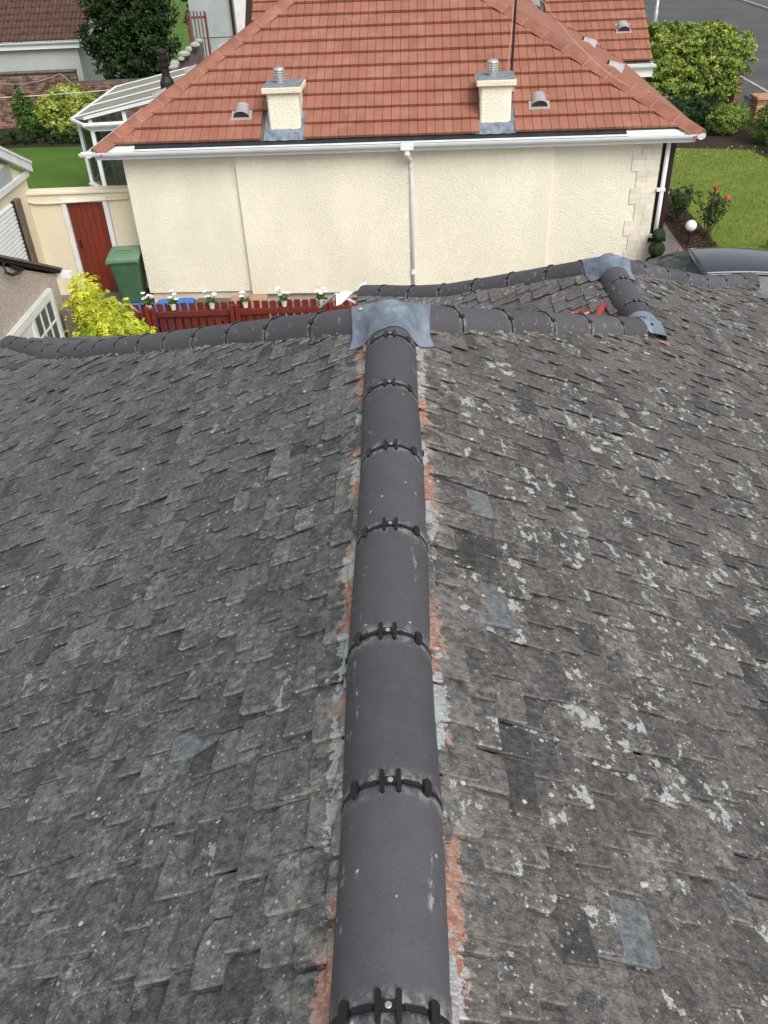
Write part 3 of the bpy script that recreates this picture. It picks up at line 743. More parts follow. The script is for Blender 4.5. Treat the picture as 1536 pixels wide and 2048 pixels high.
part('gutter', M['white'], lambda m: gutter(m, (10.10, 6.5, 2.97), (10.85, 6.5, 2.97), (0, -1, 0)))
part('fascia', M['white'], lambda m: (m.box(10.1, 10.78, 6.50, 6.525, 2.70, 2.98), m.box(10.785, 10.81, 6.50, 9.2, 2.70, 2.98)))
for ab in [.35, 1.15, 2.1, 2.98, 3.15, 3.9, 4.7, 5.05, 5.5, 6.2, 6.75, 7.6, 8.6, 9.5]:
    def br(m, ab=ab):
        gutter(m, (ab, -.331, 2.979), (ab+.035, -.331, 2.979), (0, -1.06, 0))
    part('gutter_bracket', M['white'], br)
# down pipe, and the white frame strip of the bay window
def dpipe(m):
    a = 5.17; m.tube([(a-.02, -.39, 2.90), (a-.02, -.39, 2.78), (a+.02, -.25, 2.68), (a+.04, -.12, 2.62), (a+.04, -.105, 2.52), (a+.04, -.105, .1)], .036, 12)
part('down_pipe', M['pinkpipe'], dpipe, smooth=True)
part('pipe_outlet', M['white'], lambda m: (m.lathe([(.055, 0), (.055, .1), (.075, .13)], (5.15, -.39, 2.78), 14), m.box(5.04, 5.26, -.46, -.33, 2.87, 2.985)))
for z in (.55, 2.50): part('pipe_collar', M['pinkpipe'] if z > 1 else M['white'], lambda m: m.lathe([(.044, 0), (.044, .03), (.040, .032), (.040, .05), (.044, .052), (.044, .085)], (5.21, -.105, z), 14))
part('down_pipe', M['white'], lambda m: m.tube([(9.70, -.03, 2.9), (9.70, -.03, 1.6), (9.70, -.03, 1.10)], .04, 12), smooth=True)  # white frame strip of the bay window, built as a tube
for z in (1.12, 1.95): part('frame_bracket', M['white'], lambda m: m.box(9.60, 9.75, -.08, .0, z, z+.05))
# brown bay window on the garden side
wf = part('bay_window', M['brown'], lambda m: (m.box(9.62, 9.86, .06, 2.6, 2.55, 2.76), m.box(9.58, 9.9, -.06, 2.6, 1.04, 1.10), m.box(9.78, 9.85, .05, .14, 1.14, 2.6), m.box(9.78, 9.85, .85, .93, 1.14, 2.6), m.box(9.78, 9.85, 1.7, 1.78, 1.14, 2.6), m.box(9.78, 9.85, 2.5, 2.6, 1.14, 2.6), m.box(9.61, 9.80, .05, .08, 1.1, 2.6)))
part('window_pane', M['glass'], lambda m: m.box(9.80, 9.812, .14, 2.5, 1.14, 2.55), wf)
part('bay_base', M['plinth'], lambda m: m.box(9.6, 9.85, -.015, 2.6, -.05, 1.04))
# chimneys
def chimney(a0, a1, b0, b1, tilt):
    ch = part('chimney', M['cream'], lambda m: m.bbox(a0, a1, b0, b1, 3.0, 3.76, .03))
    part('chimney_cap', M['cream2'], lambda m: m.bbox(a0-.07, a1+.07, b0-.07, b1+.06, 3.75, 3.845, .012), ch)
    part('flaunching', M['capslab'], lambda m: m.bbox(a0-.055, a1+.055, b0-.055, b1+.045, 3.84, 3.862, .008), ch)
    c = ((a0+a1)/2+tilt, (b0+b1)/2, 3.86)
    def cowl(m):
        prof = [(.074, 0), (.074, .05), (.092, .055), (.092, .085)]
        z = .085
        for i in range(4): prof += [(.072, z+.004), (.070, z+.024), (.098, z+.03), (.096, z+.046)]; z += .048
        prof += [(.098, z), (.092, z+.02), (.05, z+.04)]; m.lathe([(r_*1.0, z_*.78) for r_, z_ in prof], c, 18)
        for k in range(8): t = k*math.pi/4; m.box(c[0]+.086*math.cos(t)-.006, c[0]+.086*math.cos(t)+.006, c[1]+.086*math.sin(t)-.006, c[1]+.086*math.sin(t)+.006, c[2]+.05, c[2]+.21)
    part('chimney_cowl', M['galv'], cowl, ch)
    def apron(m):
        P = [[(a0-.09+(a1-a0+.18)*i/10, BE-.02+(b1*.75-BE)*j/6, ZE-.03+PT*(b1*.75-BE)*j/6+.035+.006*math.sin(i*2.1+j)) for j in range(7)] for i in range(11)]
        m.grid(P)
        m.grid([[(a0-.02+(a1-a0+.04)*i/10, b0-.012-.02*(1-j/3), 3.03+.03*j+.008*math.sin(i*1.7)) for j in range(4)] for i in range(11)])
    part('lead_apron', M['lead'], apron, ch)
    return ch
chimney(2.74, 3.29, .0, .62, -.06); chimney(6.41, 6.94, .0, .62, -.05)
# roof vents: a hood on a flange
def vent(o, du, ds, nv):
    o, du, ds, nv = map(Vector, (o, du, ds, nv))
    vt = part('roof_vent', M['ventgrey'], lambda m: m.prism([o+du*x+ds*s_+nv*.028 for x, s_ in ((-.18, -.03), (.18, -.03), (.18, .30), (-.18, .30))], nv*.02))
    def hood(m):
        P = []
        for j in range(6):
            k = j/5; row = []
            for i in range(9):
                t = math.pi*i/8; row.append(o+du*(-math.cos(t)*.145*(1-.22*k))+ds*(.015+.30*k)+nv*(.045+math.sin(t)*.14*(1-.45*k)))
            P.append(row)
        m.grid(P)
    part('hood', M['ventgrey'], hood, vt, True)
    part('vent_mouth', M['ventdark'], lambda m: m.add([o+du*(-math.cos(math.pi*i/8)*.136)+ds*.03+nv*(.045+math.sin(math.pi*i/8)*.13) for i in range(9)], [tuple(range(9))]), vt)
FR = ((1, 0, 0), (0, cs, sn), (0, -sn, cs)); LFT = ((0, -1, 0), (cs, 0, sn), (-sn, 0, cs)); RGT = ((0, 1, 0), (-cr, 0, sr), (sr, 0, cr))
vent((2.22, .22, ZE+PT*(.22-BE)), *FR); vent((7.45, .24, ZE+PT*(.24-BE)), *FR)
for b_, k in ((1.9, .5), (4.6, .5), (8.3, .5)): vent((BE+k, b_, ZE+PT*k), *LFT)
for b_, k in ((2.6, .75), (5.8, .75)): vent((10-k, b_, ZE+PR*k), *RGT)
vent((10.2, 7.35, 3.03+PT*.8), *FR)
# rear gable roof with a dark bargeboard, behind the left slope
def rg(m):
    m.box(-.05, .07, 9.25, 9.4, 3.2, 6.4)
pA = gy(492, 66, 27.2); pB = gy(474, -30, 28.6)
rear = roof_tiles((0, 0, 0), (1, 0, 0), (0, .80, .60), (0, -.60, .80), 0, 6.0, 3.0, [])
rw = MB(); off = TH.inverted() @ Vector((pA.x+.05, 27.2, pA.z-.45))
for k, V, F, c_ in rear: rw.add([TH @ ((TH.inverted() @ v)+off) for v in V], F, (c_[0]*.4, 0, 0, 1))
stuff(rw.build('rear_roof_tiles', M['red'], nb))
bm = MB(); a = Vector((pA.x, 27.2, pA.z-.55)); b = a+Vector((0, .8, .6))*3.1
bm.prism([a+Vector((-.12, 0, -.28)), a+Vector((.06, 0, -.28)), a+Vector((.06, 0, .09)), a+Vector((-.12, 0, .09))], b-a); bm.build('bargeboard', M['brown'], nb)
bm = MB(); bm.prism([a+Vector((.0, .1, -2.9)), a+Vector((4.2, .1, -2.9)), a+Vector((4.2, .1, -.1)), a+Vector((0, .1, -.1))], (0, 3, 0)); bm.build('rear_wall', M['cream2'], nb)

# aerial mast by the right chimney, with its cable over the hip
am = thing('aerial_mast', 'thin dark aerial pole standing behind a chimney of the red roof with pale cables', 'aerial', hp(7.0, .66, 3.4))
base = hp(6.98, .70, 3.45); topm = base+Vector((.05, .1, 3.2))
mq = MB(); mq.tube([base, topm], .022, 8); mq.build('pole', M['brown'], am)
mq = MB(); mq.box(base.x-.05, base.x+.05, base.y-.16, base.y+.03, base.z+.1, base.z+.16); mq.build('bracket', M['galv'], am)
def sagline(a, b, sag, n=14): return [a+(b-a)*(i/n)-Vector((0, 0, sag*4*(i/n)*(1-i/n))) for i in range(n+1)]
mq = MB(); mq.tube([base+Vector((-.07, -.02, 0))]+sagline(base+Vector((-.07, -.02, .3)), base+Vector((.03, .03, 2.3)), 0), .008, 6); mq.build('cable', M['copper'], am)
mq = MB(); e_ = hp(9.05, .55, 3.55); mq.tube(sagline(base+Vector((.03, .06, 2.0)), e_, .22)+[hp(9.5, .75, 3.42)], .0045, 6); mq.build('cable', M['copper'], am)

# ------------------------------------------------------------------ conservatory on the garden side
cv = thing('conservatory', 'white framed conservatory with pale sloping roof beside the red roofed bungalow', 'conservatory', (-6.5, 23.5, 0))
CP = [(-7.85, 26.4), (-7.85, 22.4), (-7.3, 21.65), (-4.78, 21.65), (-4.70, 26.4)]
mq = MB(); mq.prism([(x, y, -.02) for x, y in CP], (0, 0, .70)); mq.build('dwarf_wall', M['cream2'], cv)
def cz(x): return 2.28+(x+7.85)*.19
mq = MB()
for i in range(5):
    (x0, y0), (x1, y1) = CP[i], CP[(i+1) % 5]
    a, b = Vector((x0, y0, .68)), Vector((x1, y1, .68)); d = (b-a).normalized(); n_ = max(1, int((b-a).length/.75))
    nrm = Vector((d.y, -d.x, 0))
    for k in range(n_):
        p = a+(b-a)*(k/n_); mq.box(p.x-.045, p.x+.045, p.y-.045, p.y+.045, .68, cz(p.x)-.02)
    for z in (.68, 2.10 if i < 3 else 2.2): mq.prism([a+Vector((0, 0, z-.68))-nrm*.05, b+Vector((0, 0, z-.68))-nrm*.05, b+Vector((0, 0, z-.68))+nrm*.05, a+Vector((0, 0, z-.68))+nrm*.05], (0, 0, .09))
fr = mq.build('window_frame', M['white'], cv)
for i in range(4):
    (x0, y0), (x1, y1) = CP[i], CP[(i+1) % 5]; a, b = Vector((x0, y0, .76)), Vector((x1, y1, .76)); n_ = max(1, int((b-a).length/.75))
    for k in range(n_):
        p0, p1 = a+(b-a)*((k+.06)/n_), a+(b-a)*((k+.94)/n_)
        q = MB(); q.add([p0, p1, p1+Vector((0, 0, 1.36)), p0+Vector((0, 0, 1.36))], [(0, 1, 2, 3)]); q.build('window_pane', M['glass'], cv)
q = MB()
P = []
for i in range(60):
    x = -7.1+i*.0385; P.append([(x, 21.82+.04*math.sin(i*1.1), .72), (x, 21.82+.04*math.sin(i*1.1+.4), 2.2)])
q.grid(P); q.build('curtain', M['curtain'], cv)
q = MB(); q.add([(-7.95, 22.35, cz(-7.95)), (-7.4, 21.55, cz(-7.4)), (-5.2, 21.55, cz(-5.2)), (-5.2, 26.5, cz(-5.2)), (-7.95, 26.5, cz(-7.95))], [(0, 1, 2, 3, 4)]); rp = q.build('roof_panel', M['polyglass'], cv)
for k in range(4):
    y = 22.4+k*1.33
    q = MB(); q.prism([(-7.98, y-.03, cz(-7.98)+.01), (-7.98, y+.03, cz(-7.98)+.01), (-7.98, y+.03, cz(-7.98)+.035), (-7.98, y-.03, cz(-7.98)+.035)], (2.75, 0, 2.75*.19)); q.build('glazing_bar', M['white'], cv)
q = MB(); q.prism([(-7.41, 21.52, cz(-7.41)+.01), (-7.41, 21.60, cz(-7.41)+.01), (-7.41, 21.60, cz(-7.41)+.07), (-7.41, 21.52, cz(-7.41)+.07)], (2.2, 0, 2.2*.19)); q.build('glazing_bar', M['white'], cv)
q = MB(); q.tube([(-7.98, 26.5, 2.24), (-7.98, 22.33, 2.24), (-7.42, 21.5, 2.26), (-4.8, 21.5, 2.3)], .05, 8); q.build('gutter', M['white'], cv)
q = MB(); q.prism([(-7.93, 22.3, .70), (-7.34, 21.55, .70), (-7.25, 21.62, .70), (-7.83, 22.38, .70)], (0, 0, .05)); q.box(-7.32, -4.8, 21.55, 21.64, .70, .75); q.build('window_sill', M['white'], cv)
fl = thing('flue_pipe', 'black flue pipe with a ribbed terminal beside the conservatory roof', 'flue', gy(332, 152, 20.2))
q = MB(); b_ = gy(332, 152, 20.2)-Vector((0, 0, .25)); q.lathe([(.16, 0), (.15, .14), (.12, .2), (.085, .25), (.085, .42), (.13, .45), (.13, .49), (.085, .50), (.085, .56), (.13, .58), (.13, .62), (.085, .63), (.085, .68), (.12, .70), (.11, .75), (.02, .77)], b_, 16); q.build('terminal', M['black'], fl)

# ------------------------------------------------------------------ garden wall with a plank door, wheelie bins, garages
gw = thing('garden_wall', 'cream rendered garden wall with a red-brown plank door in white frame', 'wall', (-6.1, 16.75, 0))
q = MB(); D0, D1, DT = -6.47, -5.75, 1.84
q.box(-7.4, D0-.1, 16.7, 16.92, -.02, 2.0); q.box(D1+.1, -4.93, 16.7, 16.92, -.02, 2.0); q.box(D0-.1, D1+.1, 16.7, 16.92, DT+.08, 2.0); q.build('wall', M['cream2'], gw)
q = MB(); q.bbox(-7.4, -4.92, 16.66, 16.96, 2.0, 2.06, .012); q.build('coping', M['cream2'], gw)
q = MB(); q.box(D0-.09, D0, 16.67, 16.75, -.02, DT+.08); q.box(D1, D1+.09, 16.67, 16.75, -.02, DT+.08); q.box(D0, D1, 16.67, 16.75, DT, DT+.08); q.build('door_frame', M['whitepaint'], gw)
q = MB(); q.box(D0, D1, 16.745, 16.76, .02, DT); dr = q.build('door', M['plank'], gw)
for k in range(6):
    x = D0+(D1-D0)*k/6; q = MB(); q.bbox(x+.002, x+(D1-D0)/6-.002, 16.722, 16.747, .02, DT-.005, .004, (random.random(), 0, 0, 1)); q.build('plank', M['plank'], dr)
q = MB(); q.box(D0+.07, D0+.10, 16.70, 16.725, .95, 1.1); q.build('door_handle', M['black'], dr)
q = MB(); q.tube([(-7.3, 16.67, 1.92), (-7.05, 16.66, 1.86), (-6.8, 16.66, 1.85), (-4.95, 16.66, 1.9)], .022, 8); q.build('cable_conduit', M['cream2'], gw, True)
def wheelie_bin(name, label, mat, loc, rz, group=None, lidmat=None, h=.93):
    t = thing(name, label, 'bin', (0, 0, 0), group or 'bins beside the cream wall')
    q = MB(); rings = [(.0, .20, .21), (.12, .215, .23), (h-.08, .27, .33), (h-.07, .285, .345), (h, .29, .35)]
    V = []; 
    for z, hx, hy in rings:
        c = .05
        for sx, sy in ((-1, -1), (1, -1), (1, 1), (-1, 1)):
            e = [(sx*hx, sy*(hy-c)), (sx*(hx-c), sy*hy)]
            if sx*sy < 0: e = e[::-1]
            if (sx, sy) in ((-1, -1), (1, 1)): pass
            for x, y in e: V.append((x, y+(.0 if z else .03), z+.02))
    F = [(j*8+k, j*8+(k+1) % 8, (j+1)*8+(k+1) % 8, (j+1)*8+k) for j in range(len(rings)-1) for k in range(8)]+[tuple(range(8))[::-1]]
    q.add(V, F); q.build('body', mat, t)
    q = MB(); z = h+.02
    prof = []
    for yy, zz in ((-.37, -.03), (-.37, .02), (-.30, .055), (0, .085), (.28, .085), (.36, .05), (.37, .0)): prof.append((yy, zz))
    P = [[(sx*(.31 if abs(sx) > .9 else .30), yy, z+zz-(.03 if abs(sx) > .9 else 0)) for yy, zz in prof] for sx in (-1, -.88, -.5, 0, .5, .88, 1)]
    q.grid(P); q.box(-.305, .305, -.36, .365, z-.015, z+.02); ld = q.build('lid', lidmat or mat, t, False)
    q = MB(); q.tube([(-.24, .38, z-.03), (-.24, .43, z), (.24, .43, z), (.24, .38, z-.03)], .014, 8); q.build('handle', mat, t)
    q = MB(); q.tube([(-.16, -.10, z+.075), (-.16, -.02, z+.10), (.16, -.02, z+.10), (.16, -.10, z+.075)], .01, 6); q.build('lid_grip', lidmat or mat, ld)
    for sx in (-1, 1):
        q = MB(); q.tube([(sx*.20, .27, .10), (sx*.27, .27, .10)], .10, 18); wh = q.build('wheel', M['rubber'], t)
        q = MB(); q.tube([(sx*.272, .27, .10), (sx*.278, .27, .10)], .05, 12); q.build('hub', M['black'], wh)
    q = MB(); q.tube([(-.24, .27, .10), (.24, .27, .10)], .012, 8); q.build('axle', M['black'], t)
    t.location = loc; t.rotation_euler.z = rz
    return t
wheelie_bin('wheelie_bin', 'dark green wheelie bin standing in front of the plank door', M['bin'], (-5.34, 16.1, -.012), R(4), lidmat=M['binlid'], h=.98)
wheelie_bin('recycling_bin', 'bright blue wheelie bin behind the picket fence between faded and brown bins', M['blue'], (-3.80, 13.32, -.012), R(3), h=.98)
wheelie_bin('recycling_bin', 'blue wheelie bin behind the fence next to the green one', M['blue'], (-4.42, 13.28, -.012), R(-2), h=.93)
wheelie_bin('recycling_bin', 'faded lilac blue bin behind the fence beside the lime shrub', M['lilac'], (-5.05, 13.35, -.012), R(5), h=.93)
wheelie_bin('compost_bin', 'dull brown wheelie bin behind the picket fence', M['brownbin'], (-3.18, 13.28, -.012), R(-4), h=.98)
wheelie_bin('storage_bin', 'tan lidded bin behind the picket fence', M['tan'], (-2.56, 13.32, -.012), R(2), h=1.0)

# picket fence
fe = thing('picket_fence', 'red-brown stained picket fence in front of a row of bins', 'fence', (-2.8, 12.9, 0))
FY = 12.86
pm = None
x = -5.0; k = 0
while x < 1.9:
    h = 1.28+U(-.006, .006); q = MB(); q.bbox(x, x+.098, FY, FY+.02, .05, h, .004, (random.random(), 0, 0, 1)); q.build('picket', M['picket'], fe); x += .131+U(-.004, .004)
for z in (.4, 1.07): q = MB(); q.bbox(-5.0, 1.95, FY-.045, FY, z, z+.09, .004); q.build('rail', M['picket'], fe)
for px_ in (-4.06, -2.70, -1.2, .3, 1.7):
    for dx in (-.062, .025): q = MB(); q.bbox(px_+dx, px_+dx+.075, FY-.13, FY-.045, -.03, 1.25+U(0, .03), .008, (random.random(), 0, 0, 1)); q.build('post', M['picket'], fe)
# pots of white flowers hung along the fence top
fx = [(298, 'low pot of white flowers on the post of the fence beside the lime shrub'), (346, 'white flowers in front of the bright blue bin lid'), (424, 'white flowers in front of the dull brown bin lid'), (491, 'white flowers in front of the tan bin lid'), (569, 'large white flowers on the fence beside the tan bin'), (644, 'tall pale flowers on the fence near the hip end sheet')]
for i, (px_, lb) in enumerate(fx):
    b_ = gy(px_, 612, FY-.03); b_.z = 1.19
    t = thing('flower_pot', lb, 'flowers', b_, 'pots of white flowers along the fence')
    q = MB(); q.lathe([(.035, 0), (.05, .09), (.054, .10), (.045, .10)], b_, 12); q.build('pot', M['whitepaint'], t)
    q = MB()
    for j in range(46):
        t_ = U(0, 6.28); L = U(.05, .10); d = Vector((math.cos(t_), math.sin(t_), U(.2, 1.4))).normalized(); sd_ = d.orthogonal().normalized(); c = b_+Vector((0, 0, .09))+d*U(0, .04)
        q.add([c, c+d*L*.5+sd_*.014, c+d*L, c+d*L*.5-sd_*.014], [(0, 1, 2, 3)], (random.random(), U(0, .5), 0, 1))
    q.build('leaves', M['foliage_green'], t)
    for j in range(7 if i in (0, 4) else 5):
        c = b_+Vector((U(-.09, .09), U(-.06, .06), .17+U(0, .12))); q = MB(); q.tube([b_+Vector((0, 0, .08)), (b_+c)/2+Vector((0, 0, .03)), c], .004, 5); st_ = q.build('stem', M['foliage_green'], t)
        q = MB()
        for l in range(7):
            t_ = l*6.28/7+U(-.2, .2); d = Vector((math.cos(t_), math.sin(t_)-.3, .35)).normalized(); sd_ = Vector((-math.sin(t_), math.cos(t_), 0)); q.add([c, c+d*.025+sd_*.02, c+d*.045, c+d*.025-sd_*.02], [(0, 1, 2, 3)])
        q.build('blossom', M['flowerwhite'], st_)

def gable(name, label, x, yc, half, eave, rise, depth, mats, door):
    t = thing(name, label, 'garage', (x-depth/2, yc, 0))
    def poly(xx, in_=0): return [(xx, yc-half, -.02), (xx, yc+half, -.02), (xx, yc+half, eave), (xx, yc, eave+rise), (xx, yc-half, eave)]
    q = MB(); q.prism(poly(x), (-depth, 0, 0)); q.build('wall', mats[0], t)
    return t
# pebbledashed garage with a white glazed door
gb = gable('pebbledash_garage', 'pinkish pebbledashed garage gable with a white six-paned door', -5.06, 9.95, 2.02, 2.14, .92, 5, (M['dash'],), None)
for sg in (-1, 1):
    q = MB(); e = Vector((-5.0, 9.95+sg*2.12, 2.14-.92*.1/2.02+.03)); r1 = Vector((-5.0, 9.95, 2.14+.92+.05)); n_ = Vector((0, 0, .05))
    q.prism([e, r1, r1+n_, e+n_], (-5.2, 0, 0)); q.build('roof_sheet', M['deck'], gb)
    q = MB(); q.prism([e+Vector((.03, 0, .05)), r1+Vector((.03, 0, .05)), r1+Vector((.03, 0, .085)), e+Vector((.03, 0, .085))], (-.16, 0, 0)); q.build('verge_trim', M['timber'], gb)
q = MB(); q.box(-10, -4.86, 12.02, 12.13, 2.07, 2.15); q.build('gutter', M['white'], gb)
q = MB(); q.box(-5.09, -5.02, 9.86, 11.56, 0, 2.1); dd = q.build('door', M['whitepaint'], gb)
for (y0, y1, z0, z1) in [(9.86, 9.95, 0, 2.1), (11.45, 11.56, 0, 2.1), (9.95, 11.45, 1.98, 2.1), (9.95, 11.45, 0, .12), (10.66, 10.72, .12, 1.98), (9.95, 11.45, .95, 1.05)]:
    q = MB(); q.bbox(-5.03, -4.995, y0, y1, z0, z1, .005); q.build('door_rail', M['whitepaint'], dd)
for j in range(3):
    for i in range(3):
        y0 = 10.76+i*.235; z0 = 1.07+j*.30
        q = MB(); q.box(-5.022, -5.016, y0+.015, y0+.22, z0+.015, z0+.28); q.build('window_pane', M['glass'], dd)
        q = MB(); q.box(-5.02, -5.000, y0-.012, y0+.012, z0, z0+.30); q.box(-5.02, -5.001, y0+.012, y0+.235, z0-.012, z0+.012); q.build('glazing_bar', M['whitepaint'], dd)
q = MB(); pp = [gx(8, 520, -5.02), gx(6, 528, -5.0), gx(12, 545, -4.97), gx(25, 550, -4.97), gx(38, 545, -4.99), gx(46, 540, -5.02), gx(22, 532, -5.03), gx(14, 520, -5.05), gx(10, 514, -5.05)]
q.tube(pp, .022, 8); hz = q.build('hose', M['black']); tag(hz, 'loop of black cable hanging from the verge of the pebbledash garage', 'cable')
# cream garage with a ribbed roller door
GX = -7.18
cg = gable('cream_garage', 'cream garage with white bargeboards and a ribbed white roller door', GX, 14.9, 1.95, 2.36, .9, 5, (M['cream2'],), None)
q = MB(); q.bbox(GX, GX+.06, 12.9, 16.92, 2.30, 2.42, .008); q.build('fascia_board', M['whitepaint'], cg)
for sg in (-1, 1):
    e = Vector((GX+.12, 14.9+sg*2.1, 2.36)); r1 = Vector((GX+.12, 14.9, 2.36+.97))
    q = MB(); q.prism([e, r1, r1+Vector((0, 0, .15)), e+Vector((0, 0, .15))], (-.08, 0, 0)); q.build('bargeboard', M['white'], cg)
    q = MB(); q.prism([e+Vector((.02, 0, .15)), r1+Vector((.02, 0, .15)), r1+Vector((.02, 0, .2)), e+Vector((.02, 0, .2))], (-5.2, 0, 0)); q.build('roof_sheet', M['white'], cg)
q = MB(); q.box(GX, GX+.03, 13.3, 16.2, 2.42, 2.7); q.build('gable_panel', M['greypanel'], cg)
q = MB(); q.box(GX, GX+.10, 15.95, 16.13, -.02, 2.12); q.build('door_post', M['timber'], cg)
q = MB(); q.box(GX, GX+.05, 15.88, 15.95, -.02, 2.12); q.build('door_post', M['brown'], cg)
q = MB(); q.box(GX, GX+.01, 13.2, 15.88, -.02, 2.1); rd = q.build('roller_door', M['white'], cg)
for k in range(28):
    z = .02+k*.074; q = MB(); q.prism([(GX+.008, 13.2, z), (GX+.035, 13.2, z+.015), (GX+.035, 13.2, z+.055), (GX+.008, 13.2, z+.07)], (0, 2.68, 0)); q.build('slat', M['white'], rd)

# ------------------------------------------------------------------ planting
def leaf(m, c, n, L, W, col, droop=0.):
    n = n.normalized(); d = n.orthogonal(); d.rotate(Matrix.Rotation(U(0, 6.283), 3, n)); d.normalize(); s_ = n.cross(d)
    m.add([c-d*L*.5, c+s_*W*.5-n*.08*L, c+d*L*.5-n*droop*L, c-s_*W*.5-n*.08*L], [(0, 1, 2, 3)], col)
def rdir():
    while True:
        v = Vector((U(-1, 1), U(-1, 1), U(-1, 1)))
        if .05 < v.length < 1: return v.normalized()
def crown(lumps, n, L, W, tip=.1, upb=.35, inner=.25, clump=None):
    m = MB(); areas = [(r_[0]*r_[1]+r_[1]*r_[2]+r_[0]*r_[2]) for c, r_ in lumps]; tot = sum(areas)
    for (c, r_), ar in zip(lumps, areas):
        c = Vector(c); k = int(n*ar/tot)
        # each lump is broken into sprays with their own tone, so the outline is uneven
        sprays = []
        ns = max(6, k//26)
        for _ in range(ns):
            d = rdir(); d.z = d.z*.9+.1
            rad = U(.80, 1.10) if random.random() > inner else U(.5, .82)
            sprays.append((d, rad, random.random(), random.random() < tip))
        for d, rad, tn, tp in sprays:
            pc = c+Vector((d.x*r_[0], d.y*r_[1], d.z*r_[2]))*rad; sr_ = .22*min(r_)+.04
            for _ in range(26):
                o = rdir()*U(.1, 1)*sr_; o.z *= .7
                p = pc+o
                if p.z < .02: continue
                nn = (d*.7+rdir()*.75+Vector((0, 0, upb)))
                leaf(m, p, nn, L*U(.7, 1.3), W*U(.7, 1.3), (min(1, max(0, tn*.7+U(-.1, .45))), (U(.4, 1) if tp and random.random() < .7 else U(0, .12)), 0, 1), .1)
    return m
def branches(m, base, tips, r0):
    for t in tips:
        base_, t = Vector(base), Vector(t); mid = (base_+t)/2+Vector((U(-.1, .1), U(-.1, .1), .08)); m.tube([base_, mid, t], [r0, r0*.6, r0*.2], 6)
def plant(name, label, cat, base, lumps, n, L, W, mat, tip=.1, group=None, trunk_h=.4, tr=.05, upb=.35, crownname='crown'):
    t = thing(name, label, cat, base, group)
    crown(lumps, n, L, W, tip, upb).build(crownname, mat, t)
    m = MB(); b_ = Vector(base); k = b_+Vector((0, 0, trunk_h)); m.tube([b_-Vector((0, 0, .05)), k], [tr*1.3, tr], 8)
    branches(m, k-Vector((0, 0, .03)), [Vector(c)*.75+k*.25+Vector((0, 0, r_[2]*.3)) for c, r_ in lumps[:7]], tr*.8); m.build('trunk', M['trunk'], t); return t
def lumps_box(x0, x1, y0, y1, z0, z1, n, r0, r1):
    return [((U(x0, x1), U(y0, y1), U(z0, z1)), tuple(U(r0, r1) for _ in range(3))) for _ in range(n)]
# dark evergreen, garden bushes on the left
plant('evergreen_tree', 'large dark evergreen tree between the old brick wall and grey house', 'tree', (-9.5, 34.2, 0), [((-9.6, 34, 1.9), (1.2, .9, 1.0)), ((-8.8, 34, 2.2), (1.0, .9, 1.0)), ((-10.2, 34, 2.6), (.9, .8, .9)), ((-9.2, 34, 3.3), (1.2, .9, .9)), ((-8.5, 34.1, 3.4), (.8, .8, .9)), ((-10.0, 34, 3.7), (.8, .8, .8)), ((-9.2, 34, 4.4), (1.1, .9, .9)), ((-8.9, 33.9, 1.4), (.8, .7, .5))], 34000, .13, .065, M['foliage_holly'], .10, trunk_h=1.0, tr=.12)
plant('evergreen_tree', 'dark evergreen foliage behind the large tree beside the grey rendered building', 'tree', (-7.2, 40, 0), [((-7.6, 40, 2.8), (1.0, .9, 1.2)), ((-6.8, 40, 2.4), (.9, .9, 1.1)), ((-7.4, 40, 4), (1.2, 1, 1.2)), ((-7.0, 40, 1.2), (.9, .8, .9))], 12000, .16, .09, M['foliage_dark'], .1, trunk_h=1.0, tr=.1)
plant('variegated_bush', 'rounded yellow variegated bush in front of the old brick wall', 'bush', (-11.2, 31.2, 0), [((-11.2, 31.2, .8), (.98, .7, .68)), ((-10.65, 31.1, .9), (.68, .6, .58)), ((-11.8, 31.2, .75), (.55, .5, .55)), ((-11.1, 31.0, 1.25), (.7, .5, .4)), ((-11.2, 30.9, .4), (.8, .5, .4))], 16000, .085, .05, M['foliage_var'], .5, trunk_h=.3, tr=.04)
plant('green_bush', 'smaller green bush with a yellow tip beside the variegated bush', 'bush', (-12.55, 31.2, 0), [((-12.55, 31.2, .55), (.5, .45, .55)), ((-12.7, 31.2, 1.0), (.35, .35, .4)), ((-12.2, 31.1, .45), (.4, .4, .4)), ((-12.75, 31.2, 1.45), (.16, .16, .25))], 8000, .08, .045, M['foliage_green'], .12, trunk_h=.3, tr=.03)
plant('low_bush', 'low dull green planting along the edge of the lawn', 'bush', (-12.2, 30.5, 0), [((-13.2+i*.55, 30.4+U(-.1, .1), .2), (.4, .35, .28)) for i in range(8)], 7000, .07, .035, M['foliage_dark'], .05, trunk_h=.1, tr=.02)
